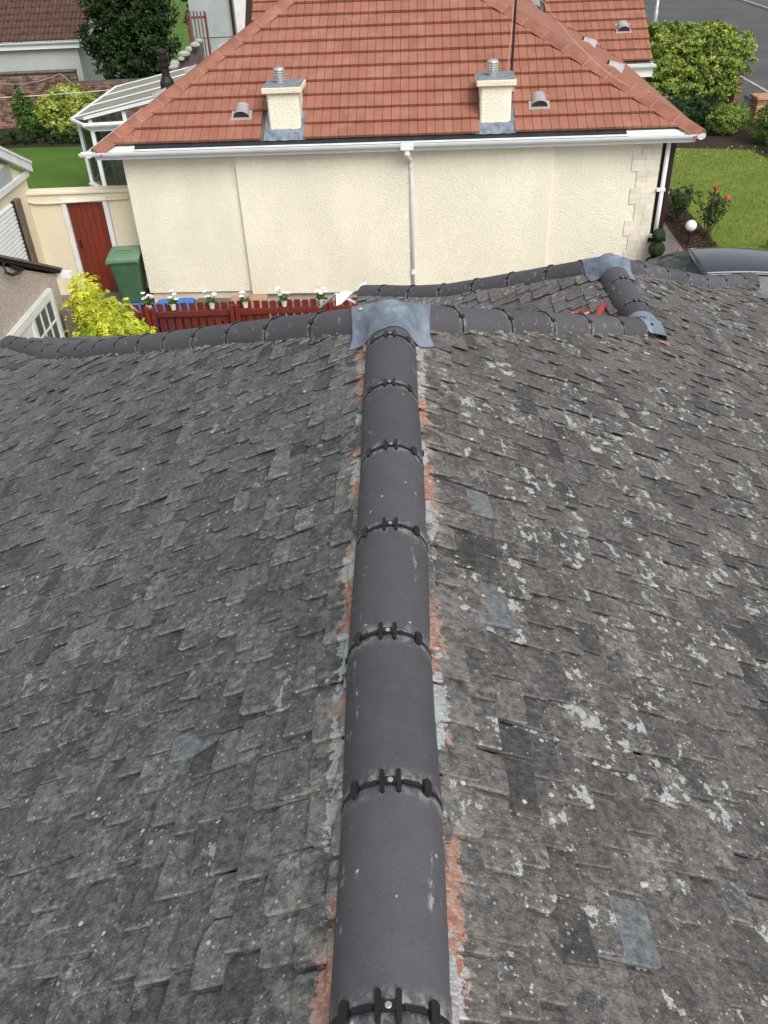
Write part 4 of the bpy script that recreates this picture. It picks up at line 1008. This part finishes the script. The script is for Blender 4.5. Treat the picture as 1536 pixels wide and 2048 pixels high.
# lime shrub in front of the fence
def lime():
    t = thing('lime_shrub', 'bright lime yellow shrub with feathery leaves beside the pebbledash garage', 'shrub', (-4.55, 12.0, 0))
    m = MB(); c0 = Vector((-4.55, 11.9, 1.25))
    lumps = [((-4.66, 11.95, 1.95), (.16, .16, .17)), ((-4.78, 11.85, 1.66), (.2, .2, .16)), ((-4.5, 11.85, 1.72), (.22, .2, .18)), ((-4.3, 11.9, 1.58), (.22, .2, .17)), ((-4.74, 11.75, 1.36), (.22, .2, .2)), ((-4.42, 11.7, 1.42), (.24, .2, .2)),
             ((-4.12, 11.8, 1.36), (.22, .2, .18)), ((-3.94, 11.78, 1.18), (.22, .2, .17)), ((-4.3, 11.65, 1.12), (.24, .2, .2)), ((-4.05, 11.6, .95), (.26, .2, .2)), ((-3.86, 11.7, .88), (.2, .2, .2)), ((-4.35, 11.6, .85), (.22, .2, .2))]
    for c, r_ in lumps:
        hue = U(-.2, .2)
        for _ in range(170):
            d = rdir()
            if d.y > .55: continue
            p = Vector(c)+Vector((d.x*r_[0], d.y*r_[1], d.z*r_[2]))*U(.5, 1.2); ax = (Vector((d.x, d.y, d.z*.4))*.8+Vector((0, -.15, -.05))+rdir()*.6).normalized()
            sd_ = ax.cross(Vector((0, 0, 1))+rdir()*.35).normalized(); nn = sd_.cross(ax); tn = U(0, 1); tp = max(0, min(1, (c[2]-.9)*.75+hue+U(-.4, .4))); nk = random.randint(4, 6); sp = U(.018, .026)
            for k in range(nk):
                q_ = p+ax*(k*sp)-Vector((0, 0, .004*k*k))
                for sg in (-1, 1):
                    dd = (sd_*sg+ax*.8-Vector((0, 0, U(.1, .5)))).normalized(); L = U(.05, .075)*(1-.07*k); ww = nn.cross(dd).normalized()*L*.25
                    m.add([q_, q_+dd*L*.45+ww, q_+dd*L-Vector((0, 0, .008)), q_+dd*L*.45-ww], [(0, 1, 2, 3)], (min(1, tn+U(-.15, .15)), tp*U(.6, 1), 0, 1))
    m.build('leaves', M['foliage_lime'], t)
    m = MB(); b_ = Vector((-4.62, 12.05, -.05)); m.tube([b_, b_+Vector((.03, -.03, .5))], [.05, .04], 8); branches(m, b_+Vector((.03, -.03, .48)), [c for c, r_ in lumps], .025)
    m.build('stem', M['trunk'], t)
lime()
m = MB(); m.bbox(-4.98, -4.80, 11.6, 11.95, -.03, 1.75, .02); tag(m.build('timber_post', M['timber']), 'weathered dark timber post at the corner of the pebbledash garage', 'post')
# right-hand side: big hedge bush, shrubs, roses, topiary
plant('hedge_bush', 'large bright green clipped bush between the front lawn and the road', 'bush', (9.9, 31.2, 0),
      [((8.3+i*.55, 31.3+.2*math.sin(i*2), 2.05+.12*math.cos(i*1.9)), (.55, .6, .5)) for i in range(6)]+[((8.25+i*.57, 31.0, 1.45), (.55, .6, .5)) for i in range(6)]+[((8.5+i*.55, 30.9, .85), (.5, .55, .5)) for i in range(5)]+[((9.2, 31.6, 2.2), (.8, .6, .45)), ((10.3, 31.6, 2.2), (.8, .6, .45))], 46000, .13, .055, M['foliage_hedge'], .22, trunk_h=.5, tr=.08)
plant('hedge_bush', 'far end of the bright hedge beside the wing gutter', 'bush', (7.7, 34, 0), [((7.7, 34, 1.9), (.8, .8, .8)), ((8.3, 34.2, 1.8), (.7, .7, .7)), ((7.6, 34, 1.1), (.8, .7, .7))], 11000, .13, .055, M['foliage_hedge'], .22, trunk_h=.5, tr=.08)
plant('low_shrub', 'dark spreading shrub below the large hedge bush', 'shrub', (8.8, 28.9, 0), [((8.4, 28.6, .35), (.7, .6, .4)), ((9.1, 28.9, .45), (.7, .6, .5)), ((9.8, 29.1, .45), (.6, .6, .45)), ((7.7, 28.6, .4), (.6, .6, .4)), ((9.6, 28.2, .3), (.5, .5, .35))], 12000, .10, .035, M['foliage_dark'], .12, trunk_h=.15, tr=.04)
plant('low_shrub', 'olive green feathery shrub between the dark shrub and the road gate', 'shrub', (10.1, 28.0, 0), [((10.0, 28.0, .4), (.5, .5, .4)), ((10.4, 28.4, .4), (.5, .5, .4))], 5000, .08, .035, M['foliage_hedge'], .05, trunk_h=.15, tr=.03)
fs_ = plant('flowering_shrub', 'loose shrub with orange-red flowers at the edge of the front lawn', 'shrub', (10.9, 26.6, 0), [((10.8, 26.8, .45), (.5, .5, .4)), ((11.2, 26.3, .4), (.5, .5, .4)), ((11.0, 25.6, .3), (.5, .5, .3)), ((11.2, 24.8, .25), (.5, .5, .28)), ((11.3, 27.4, .5), (.5, .5, .4))], 10000, .07, .04, M['foliage_green'], .1, trunk_h=.15, tr=.03)
for k in range(14):
    c = Vector((U(10.4, 11.3), U(24.6, 27), U(.45, .8))); q = MB()
    for l in range(8):
        d = rdir(); leaf(q, c+d*.03, d, .06, .05, (.5, .5, .5, 1))
    q.build('flower', M['flowerorange'], fs_)
# front path, bark bed
flat('path', [tuple(gz(x, y, 0))[:2] for x, y in ((1318, 420), (1368, 500), (1330, 620), (1230, 620))], .004, M['paving'])
flat('bark_bed', [tuple(gz(x, y, 0))[:2] for x, y in ((1322, 378), (1345, 385), (1372, 420), (1418, 470), (1440, 500), (1430, 560), (1372, 506), (1319, 432))], .008, M['soil'])
bed = [gz(x, y, 0) for x, y in ((1322, 378), (1345, 385), (1372, 420), (1418, 470), (1440, 500), (1430, 560), (1372, 506), (1319, 432))]
def inpoly(x, y, P):
    c = False; j = len(P)-1
    for i in range(len(P)):
        if (P[i].y > y) != (P[j].y > y) and x < (P[j].x-P[i].x)*(y-P[i].y)/(P[j].y-P[i].y)+P[i].x: c = not c
        j = i
    return c
q = MB(); x0, x1, y0, y1 = min(p.x for p in bed), max(p.x for p in bed), min(p.y for p in bed), max(p.y for p in bed)
for _ in range(5200):
    x, y = U(x0, x1), U(y0, y1)
    if inpoly(x, y, bed): leaf(q, Vector((x, y, .012+U(0, .025))), Vector((U(-.7, .7), U(-.7, .7), 1)), U(.03, .08), U(.015, .035), (random.random()**1.5, 0, 0, 1))
stuff(q.build('bark_chips', M['bark']))
# short grass over the front lawn
q = MB(); LW = [Vector(v) for v in ((5.6, 18.3, 0), (11.3, 17.4, 0), (11.4, 26.2, 0), (5.6, 26.4, 0))]
for _ in range(26000):
    x, y = U(5.5, 11.4), U(17.5, 26.3)
    if inpoly(x, y, bed) or (x < 6.2 and y < 21): continue
    h = U(.02, .055); t_ = U(0, 3.14); dx, dy = math.cos(t_)*.008, math.sin(t_)*.008
    q.add([(x-dx, y-dy, -.004), (x+dx, y+dy, -.004), (x+U(-.03, .03), y+U(-.03, .03), h)], [(0, 1, 2)], (random.random(), 0, 0, 1))
stuff(q.build('grass', M['grassblade']))
q = MB()
for _ in range(70):
    x, y = U(6.0, 10.8), 26.5-abs(random.gauss(0, .8)); leaf(q, Vector((x, y, .02)), Vector((U(-.6, .6), U(-.6, .6), 1)), .045, .025, (.5, .5, .5, 1))
stuff(q.build('fallen_petals', M['flowerwhite']))
def garden_globe(px_, py_, label):
    b_ = gz(px_, py_, .40); b_.z = 0; t = thing('globe_light', label, 'garden light', b_, 'globe lights on the bark bed')
    q = MB(); q.tube([b_-Vector((0, 0, .05)), b_+Vector((0, 0, .3))], .03, 10); q.lathe([(.07, .27), (.075, .3), (.06, .33)], b_, 14); q.build('stem', M['black'], t)
    q = MB(); q.lathe([(.001+.118*math.sin(math.pi*i/14), .42-.118*math.cos(math.pi*i/14)) for i in range(15)], b_, 22); q.build('globe', M['globe'], t, True)
garden_globe(1382, 453, 'white globe garden light on the bark bed beside the pink roses')
garden_globe(1328, 388, 'white globe garden light against the brown bay window')
def rose(name, label, base, h, spread, nst, flowers, dens=1.):
    t = thing(name, label, 'rose bush', base, 'rose bushes by the front lawn'); b_ = Vector(base); sm = MB(); lf = MB(); tips = []
    for i in range(nst):
        a_ = U(0, 6.28); tip = b_+Vector((math.cos(a_)*spread*U(.3, 1), math.sin(a_)*spread*U(.3, 1), h*U(.7, 1.08))); mid = (b_+tip)/2+Vector((U(-.06, .06), U(-.06, .06), .08)); sm.tube([b_-Vector((0, 0, .03)), mid, tip], [.014, .010, .006], 6); tips.append(tip)
        for k in range(int(75*dens)):
            f = U(.35, 1.02); p = b_*(1-f)**2+mid*(2*f*(1-f))+tip*f*f; leaf(lf, p+rdir()*U(.02, .16), rdir()+Vector((0, 0, .8)), U(.06, .1), U(.035, .055), (random.random(), U(0, .2), 0, 1))
    sm.build('stem', M['trunk'], t); lf.build('leaves', M['foliage_dark'], t)
    for i, fm in enumerate(flowers):
        c = tips[i % nst]+Vector((0, 0, .03)); q = MB()
        for l in range(18):
            d = rdir(); d.z = abs(d.z)*.8; leaf(q, c+d*.045, d, .09, .075, (.5, .5, .5, 1))
        q.build('flower', fm, t)
rose('rose_bush', 'tall rose bush with large pink flowers beside the front lawn', (6.78, 18.75, 0), 1.0, .45, 7, [M['flowerpink'], M['flowerpink'], M['flowerred']])
rose('rose_bush', 'leafy rose bush without flowers behind the globe light', (6.45, 19.9, 0), .7, .5, 8, [], 1.2)
rose('rose_bush', 'low plant with small pale flowers beyond the dark car', (8.0, 17.9, 0), .35, .3, 6, [M['flowerwhite']]*3, .5)
tp = thing('topiary', 'clipped three-ball box topiary at the corner of the bungalow', 'topiary', (5.06, 16.25, 0))
TB = [(gy(1322, 470, 15.45), .115), (gy(1313, 498, 15.45), .145), (gy(1304, 530, 15.45), .175)]
tx = sum(p_.x for p_, r_ in TB)/3
for p_, r_ in TB:
    q = MB(); c = Vector((tx, 15.45, p_.z))
    for _ in range(1500):
        d = rdir(); leaf(q, c+d*r_*U(.85, 1.04), d+rdir()*.5, .042, .024, (random.random(), U(0, .2), 0, 1))
    lb_ = q.build('leaf_ball', M['foliage_dark'], tp)
    q = MB(); q.lathe([(.001+r_*.84*math.sin(math.pi*i/10), -r_*.84*math.cos(math.pi*i/10)) for i in range(11)], c, 14); q.build('twig_core', M['foliage_dark'], lb_, True)
q = MB(); q.tube([(tx, 15.45, .05), (tx, 15.45, TB[0][0].z)], .02, 8); q.build('stem', M['trunk'], tp)
q = MB(); q.lathe([(.13, -.02), (.18, .3), (.19, .3), (.16, .3)], (tx, 15.45, 0), 16); q.build('pot', M['plinth'], tp)
q = MB(); c = Vector((5.42, 16.3, .60))
for l in range(30): d = rdir(); leaf(q, c+d*.05, d, .06, .05, (.5, .5, .5, 1))
q.tube([(5.42, 16.3, -.02), (5.42, 16.3, .58)], .01, 6); tag(q.build('pink_flower', M['flowerorange']), 'small coral flower beside the ball topiary', 'flower')

# ------------------------------------------------------------------ street: gate pier, railings, lamp post, brick edge
pr_ = thing('brick_pier', 'buff brick gate pier at the pavement edge', 'pier', (11.75, 29.6, 0))
for k in range(9):
    z = -.02+k*.075
    for i in range(2):
        q = MB(); o = .0 if k % 2 else .06
        q.bbox(11.45+i*.31-(.0), 11.45+i*.31+.30, 29.4, 29.98, z, z+.066, .006, (random.random(), 0, 0, 1)); q.build('brick', M['pier'], pr_)
q = MB(); q.bbox(11.40, 12.12, 29.33, 30.05, .655, .75, .02); q.build('coping', M['pier'], pr_)
rl = thing('railing', 'low black metal railing between the gate pier and the hedge', 'railing', (11.5, 30.6, 0))
for k in range(9): q = MB(); y = 30.1+k*.14; q.tube([(11.7, y, -.02), (11.7, y, .48)], .012, 6); q.build('bar', M['black'], rl)
for z in (.12, .42): q = MB(); q.tube([(11.7, 29.98, z), (11.7, 31.3, z)], .014, 6); q.build('rail', M['black'], rl)
ew = thing('brick_edge', 'short end of red brick wall under the hedge bush', 'wall', (11.3, 31.8, 0))
for k in range(14):
    q = MB(); q.bbox(11.25, 11.47, 31.0, 33.4, k*.075-.02, k*.075+.045, .006, (random.random(), 0, 0, 1)); q.build('brick', M['oldbrick'], ew)
lp = thing('lamp_post', 'grey lamp post rising behind the hedge by the road', 'lamp post', (12.75, 44.5, 0))
lpb = gx(1308, 60, 12.75); lpb.z = 0; lp.location = lpb
q = MB(); q.lathe([(.10, -.02), (.10, 1.2), (.075, 1.25), (.06, 5.6)], lpb, 14); q.build('column', M['galv'], lp, True)
q = MB(); q.tube([lpb+Vector((0, 0, 5.5)), lpb+Vector((.2, 0, 5.9)), lpb+Vector((1.1, 0, 6.05))], .035, 8); q.box(lpb.x+.9, lpb.x+1.5, lpb.y-.1, lpb.y+.1, 5.98, 6.1); q.build('lantern', M['galv'], lp)

# ------------------------------------------------------------------ far left: old brick wall, grey house, grey building
bw = thing('old_brick_wall', 'weathered red brick garden wall with patchy pale mortar behind the bushes', 'wall', (-12.5, 33, 0))
q = MB(); q.box(-17, -11.3, 33.02, 33.25, -.02, 1.74); q.box(-11.3, -6, 33.05, 33.25, -.02, 1.42); q.build('wall', M['mortar'], bw)
lst = []
for k in range(23):
    z = k*.076; x = -16.9+(k % 2)*.11
    while x < -6.2:
        top_ = 1.74 if x < -11.45 else 1.42
        if z+.07 < top_: lst.append((x, z))
        x += .225
lst.sort(key=lambda v: -v[1]*1+(.6 if v[0] < -14.2 or v[0] > -9.6 else 0))
qs = MB()
for i, (x, z) in enumerate(lst):
    c_ = (random.random(), 0, 0, 1); d0 = U(-.008, .006)
    if i < 300: q = MB(); q.bbox(-.107, .107, 0, .1, 0, .066, .006, c_); o = q.build('brick', M['oldbrick'], bw); o.location = (x+.107, 33.0+d0+(.03 if x > -11.45 else 0), z)
    else: qs.box(x, x+.214, 33.0+d0+(.03 if x > -11.45 else 0), 33.1, z, z+.066, c_)
stuff(qs.build('bricks', M['oldbrick'], bw))
for o in bw.children:
    if o.name.startswith('brick') and o.name != 'bricks': o.matrix_parent_inverse = Matrix.Translation(-Vector(bw.location))
q = MB(); q.bbox(-17, -11.28, 32.96, 33.28, 1.74, 1.80, .015); q.build('coping', M['mortar'], bw)
gh = thing('grey_house', 'grey roughcast house with dark brown ribbed tile roof and white gutter', 'house', (-16, 40, 0))
q = MB(); q.box(-24, -12.35, 37.0, 44, -.02, 2.2); q.build('wall', M['greyrender'], gh)
q = MB(); gutter(q, (-24.2, 36.8, 2.27), (-12.0, 36.8, 2.27), (0, -1, 0)); q.build('gutter', M['white'], gh)
q = MB(); q.box(-24.2, -12.05, 36.8, 36.83, 2.02, 2.3); q.build('fascia', M['white'], gh)
q = MB(); q.prism([(-24.2, 36.78, 2.26), (-12.0, 36.78, 2.26), (-12.0, 40.6, 4.9), (-24.2, 40.6, 4.9)], (0, 0, -.06)); rfh = q.build('roof_deck', M['mortar'], gh)
sl = math.atan2(2.64, 3.82); c1, s1_ = math.cos(sl), math.sin(sl); tm = None
for k in range(9):
    for i in range(16 if k < 8 else 0):
        x = -17.1+i*.33
        if tm is None:
            q = MB(); P = []
            for sidx, (ss, hh) in enumerate(((0, .045), (.40, .005))):
                P.append([(.33*j/12, ss*c1-(hh+.028*math.cos(j*math.pi/3))*s1_, ss*s1_+(hh+.028*math.cos(j*math.pi/3))*c1) for j in range(13)])
            P.insert(0, [(x_, y_+.028*s1_, z_-.028*c1) for x_, y_, z_ in P[0]])
            q.grid(P); o = q.build('roof_tile', M['browntile'], rfh, True); tm = o.data
            q2 = None
        else: o = bpy.data.objects.new('roof_tile', tm); COL.objects.link(o); o.parent = rfh
        o.location = (x, 36.78+k*.345*c1, 2.30+k*.345*s1_+U(-.006, .006)); o.rotation_euler = (U(-.008, .008), U(-.008, .008), 0)
gbd = thing('grey_rendered_building', 'plain grey rendered building end beyond the red roof', 'building', (-4.5, 36, 0))
q = MB(); q.box(-7.4, -2.0, 35.2, 42, -.02, 5.5); q.build('wall', M['greypanel'], gbd)
q = MB(); q.box(-7.42, -2, 35.185, 35.2, 2.35, 2.37); q.build('band', M['mortar'], gbd)
q = MB(); q.box(-5.75, -5.05, 35.12, 35.2, 1.5, 5.4); q.build('pilaster', M['whitepaint'], gbd)
q = MB(); q.tube([(-5.85, 35.1, -.02), (-5.85, 35.1, 5.4)], .05, 8); q.build('down_pipe', M['brown'], gbd)
# slatted trellis, green rotary cover, stones and toys by it
tr_ = thing('slatted_screen', 'small brown slatted wooden screen beside the grey rendered building', 'screen', (-5.7, 30.2, 0))
s0 = gy(402, 92, 30.2)
for k in range(6): q = MB(); x = s0.x-.33+k*.11; q.box(x, x+.045, 30.2, 30.23, .3, s0.z+.95); q.build('slat', M['plank'] if k in (0, 5) else M['timber'], tr_)
for z in (.5, s0.z+.75): q = MB(); q.box(s0.x-.34, s0.x+.29, 30.23, 30.26, z, z+.06); q.build('rail', M['plank'], tr_)
for x in (s0.x-.3, s0.x+.22): q = MB(); q.box(x, x+.06, 30.26, 30.32, -.02, s0.z+.9); q.build('post', M['timber'], tr_)
ro = thing('rotary_dryer', 'folded green rotary clothes dryer standing on the lawn', 'clothes dryer', (-7.0, 30, 0))
s1p = gy(352, 52, 30); 
q = MB(); q.lathe([(.03, -.02), (.03, .5), (.05, .7), (.10, 1.2), (.09, s1p.z-.25), (.12, s1p.z-.1), (.03, s1p.z+.05)], (s1p.x, 30, 0), 12); q.build('cover', M['greenplastic'], ro, True); ro.location = (0, 0, 0)
st_ = thing('stone_edging', 'row of pale painted stones edging the bed below the slatted screen', 'stones', (-6.2, 28.5, 0))
for k in range(7):
    p = gy(343+k*7, 133-k*8, 28.3); f_ = U(.6, 1.15); q = MB(); q.lathe([(.05*f_, -.1*f_), (.13*f_*U(.8, 1.2), -.04), (.14*f_*U(.8, 1.1), .02), (.08*f_, .07*f_), (.01, .08*f_)], (p.x+U(-.06, .06), 28.3+k*.12+U(-.05, .05), p.z-.03), 7, sx=U(.8, 1.3), sy=.8); q.build('stone', M['stone'], st_)
q = MB(); p = gy(343, 140, 28.4); p2 = gy(395, 85, 29.3); q.prism([p+Vector((-.1, -.15, .02)), p2+Vector((-.1, -.1, .02)), p2+Vector((.15, .1, .02)), p+Vector((.15, .1, .02))], (0, 0, -1.6)); q.build('bank', M['mortar'], st_)
# washing line and cable
q = MB(); a, b = gy(-20, 196, 31.8), gy(262, 176, 29.5); q.tube(sagline(a, b, .03), .014, 6); tag(q.build('washing_line', M['wire']), 'white washing line stretched across in front of the brick wall', 'line')
q = MB(); a, b, c = gy(-20, 164, 32.9), gy(120, 147, 32.9), gy(158, 178, 32.4); q.tube(sagline(a, b, .18)+[c], .014, 6); tag(q.build('loose_cable', M['concrete']), 'pale cable draped over the top of the brick wall', 'cable')

# ------------------------------------------------------------------ parked car: nose towards -x
car = thing('parked_car', 'dark blue-grey car parked between the roof and the front garden', 'car', (0, 0, 0))
def carpt(x, y, z): return Vector((x, y, z))
# lower body sections: x, half width at sill, at waist, sill z, waist z, bonnet/boot height z at centre
SEC = [(-1.55, .55, .60, .32, .56, .60), (-1.42, .74, .78, .24, .62, .70), (-1.1, .82, .86, .2, .70, .80), (-.55, .84, .88, .19, .80, .90), (.0, .85, .885, .18, .88, .97), (.55, .85, .89, .18, .92, .95), (1.3, .85, .89, .18, .94, .95), (2.0, .85, .885, .18, .95, .96), (2.45, .83, .86, .22, .95, .985), (2.65, .76, .79, .28, .88, .93), (2.72, .6, .64, .34, .75, .78)]
q = MB(); P = []
for x, ws, ww, z0, z1, zc in SEC:
    row = [(x, -ws*.95, z0), (x, -ws, z0+.06), (x, -ww, (z0+z1)/2+.05), (x, -ww*.985, z1-.05), (x, -ww*.93, z1), (x, -ww*.6, z1+(zc-z1)*.75), (x, 0, zc)]
    row += [(a, -b, c) for a, b, c in row[-2::-1]]; P.append(row)
q.grid(P); n = len(P[0]); q.add(P[0], [tuple(range(n))]); q.add(P[-1], [tuple(range(n))[::-1]]); 
bd = q.build('body', M['paint'], car, True)
sb = bd.modifiers.new('round', 'SUBSURF'); sb.levels = sb.render_levels = 2
q = MB(); q.box(-1.35, 2.5, -.8, .8, .16, .3); q.build('underbody', M['black'], car)
# greenhouse
def roofpt(k, v):                            # k 0..1 front to back, v -1..1
    x = .72+k*1.35; wv = .585-.03*abs(k-.4)-.02*k; z = 1.40+.055*math.sin(math.pi*(.15+.75*k))-.02*k; return Vector((x-.05*(1-v*v)*(1-k)+.05*(1-v*v)*k, v*wv, z-.045*v*v-.012*abs(v)**6))
q = MB(); q.grid([[roofpt(i/14, -1+j/8) for j in range(17)] for i in range(15)]); rf = q.build('roof', M['paint'], car, True)
sm_ = rf.modifiers.new('thick', 'SOLIDIFY'); sm_.thickness = .02; sm_.offset = -1
def wsb(v): return Vector((-.22-.18*(1-v*v), v*.78, .955-.02*v*v))
q = MB(); q.grid([[wsb(-.97+1.94*j/16).lerp(roofpt(0, -.97+1.94*j/16), i/10)+Vector((-.035, 0, .03))*math.sin(math.pi*i/10) for j in range(17)] for i in range(11)]); q.build('windscreen', M['carglass'], car, True)
def rwb(v): return Vector((2.52+.05*(1-v*v), v*.72, .97))
q = MB(); q.grid([[rwb(-.95+1.9*j/12).lerp(roofpt(1, -.95+1.9*j/12), i/8)+Vector((.04, 0, .03))*math.sin(math.pi*i/8) for j in range(13)] for i in range(9)]); q.build('rear_window', M['carglass'], car, True)
for sg in (-1, 1):
    B = lambda k: Vector((-.02+2.5*k, sg*(.835-.03*k), .945))
    T = lambda k: roofpt(k, sg)+Vector((0, 0, -.03))
    q = MB(); q.grid([[B(.06+.86*j/12).lerp(T(.03+.94*j/12), i/6)+Vector((0, sg*.03*math.sin(math.pi*i/6), 0)) for j in range(13)] for i in range(7)]); sw = q.build('side_window', M['carglass'], car, True)
    for ka, kb, r_ in ((-.03, 0., .030), (.44, .46, .026), (1.02, 1., .045)):
        a = B(max(0, min(1, ka)))+Vector((-.06 if ka < 0 else (.04 if ka > 1 else 0), -sg*.02, 0)); b = T(kb)+Vector((0, 0, .02)); q = MB(); q.tube([a, (a+b)/2+Vector((-.02 if ka < 0 else 0, sg*.025, .02)), b], r_, 8); q.build('pillar', M['paint'], car, True)
    q = MB(); q.tube([roofpt(i/10, sg)+Vector((0, sg*.004, -.012)) for i in range(11)], .022, 8); q.build('roof_rail', M['paint'], car, True)
    q = MB(); q.bbox(.20, .36, min(sg*.90, sg*1.05), max(sg*.90, sg*1.05), .93, 1.05, .03); q.box(.26, .32, min(sg*.80, sg*.92), max(sg*.80, sg*.92), .94, .98); q.build('wing_mirror', M['paint'], car)
    q = MB(); q.bbox(-1.47, -1.18, min(sg*.52, sg*.80), max(sg*.52, sg*.80), .52, .66, .03); q.build('headlight', M['glass'], car)
    q = MB(); q.bbox(2.52, 2.70, min(sg*.5, sg*.77), max(sg*.5, sg*.77), .62, .8, .03); q.build('tail_light', M['redplastic'], car)
    for x in (-.85, 1.85):
        q = MB(); q.tube([(x, sg*.72, .31), (x, sg*.885, .31)], .31, 28); wh = q.build('wheel', M['rubber'], car)
        q = MB(); q.tube([(x, sg*.88, .31), (x, sg*.893, .31)], .21, 20); q.build('rim', M['galv'], wh)
for y in (-.36, .36): q = MB(); q.bbox(.75, 1.0, y-.23, y+.23, .5, 1.18, .06); q.bbox(.78, .94, y-.12, y+.12, 1.15, 1.32, .04); q.build('seat', M['brownbin'], car)
q = MB(); q.bbox(-.15, .35, -.72, .72, .8, .93, .04); q.build('dashboard', M['black'], car)
q = MB(); q.tube([(.38, .36+.17*math.cos(t*.35), .95+.15*math.sin(t*.35)) for t in range(19)], .014, 6); q.build('steering_wheel', M['black'], car)
car.location = (4.10, 13.72, 0); car.rotation_euler = (0, 0, R(-4))

# ------------------------------------------------------------------ bits left on the roof
def roof_hit(px_, py_, up=.02):
    d = ray(px_, py_); tt = .5
    while tt < 20:
        p = CAM+d*tt
        z = min(zs(abs(p.x-XR)), zs((p.y-YE)*TA) if p.y > YE else 9)
        if p.y > 4.5: z = max(z, min(zs(XW-XR+abs(p.x-XW)), zs(XW-XR+(p.y-YW)*TW) if p.y > YW else 9))
        if p.z < z+up: return p
        tt += .004
    return p
q = MB()
a, b = roof_hit(1188, 646, .045), roof_hit(1206, 611, .045)
q.tube([a, b], .024, 8); tag(q.build('red_strap', M['redplastic']), 'red plastic strip lying on the slates below the wing ridge', 'strap')
dbs = thing('strap_bundle', 'tangled red and silver ratchet strap on the slates beside the hip', 'strap', roof_hit(1160, 632, .04))
c = roof_hit(1160, 634, .04)
for k in range(5):
    q = MB(); q.tube([c+Vector((U(-.09, .09), U(-.05, .05), U(-.01, .05))) for _ in range(4)], .012, 6); q.build('webbing', M['redplastic'] if k % 2 == 0 else M['galv'], dbs)
# pale loose stones and slate chips on the right slope
for i, (px_, py_, lb) in enumerate(((1278, 1080, 'pale blue chip of slate lying loose on the lichen-spotted slope'), (1285, 1770, 'small pale chip standing on lichen-spotted slates beside the nearest ridge tiles'), (1238, 1487, 'round pale pebble lying on the lichen-spotted slates'))):
    p = roof_hit(px_, py_, .028)
    q = MB(); q.lathe([(.004, -.012), (.011, 0), (.012, .004), (.005, .008)], p, 8, sx=1.2, sy=.7); tag(q.build('slate_chip', M['stone']), lb, 'stone', 'loose chips on the slates')
# white plastic sheet caught under the wing's left hip end, with a bent white strip below
e = hwl[-1]
q = MB(); P = []
for i in range(9):
    k = i/8; P.append([e+Vector((.04-.34*k, .05+.12*j/4-.10*k, -.10+.05*math.sin(k*5+j)-.06*k+.09*math.sin(math.pi*j/4)*(1-k))) for j in range(5)])
q.grid(P); sh = q.build('plastic_sheet', M['sheet'], None, True); tag(sh, 'crumpled white plastic sheet hanging from the end of the wing hip', 'sheet')
q = MB(); a = e+Vector((-.08, -.1, -.16)); b = gy(672, 588, a.y+.3); c = gy(640, 615, a.y+.7); q.tube([a, b, c], .016, 6); tag(q.build('white_pipe', M['white']), 'thin bent white pipe leaning below the end of the wing hip', 'pipe')
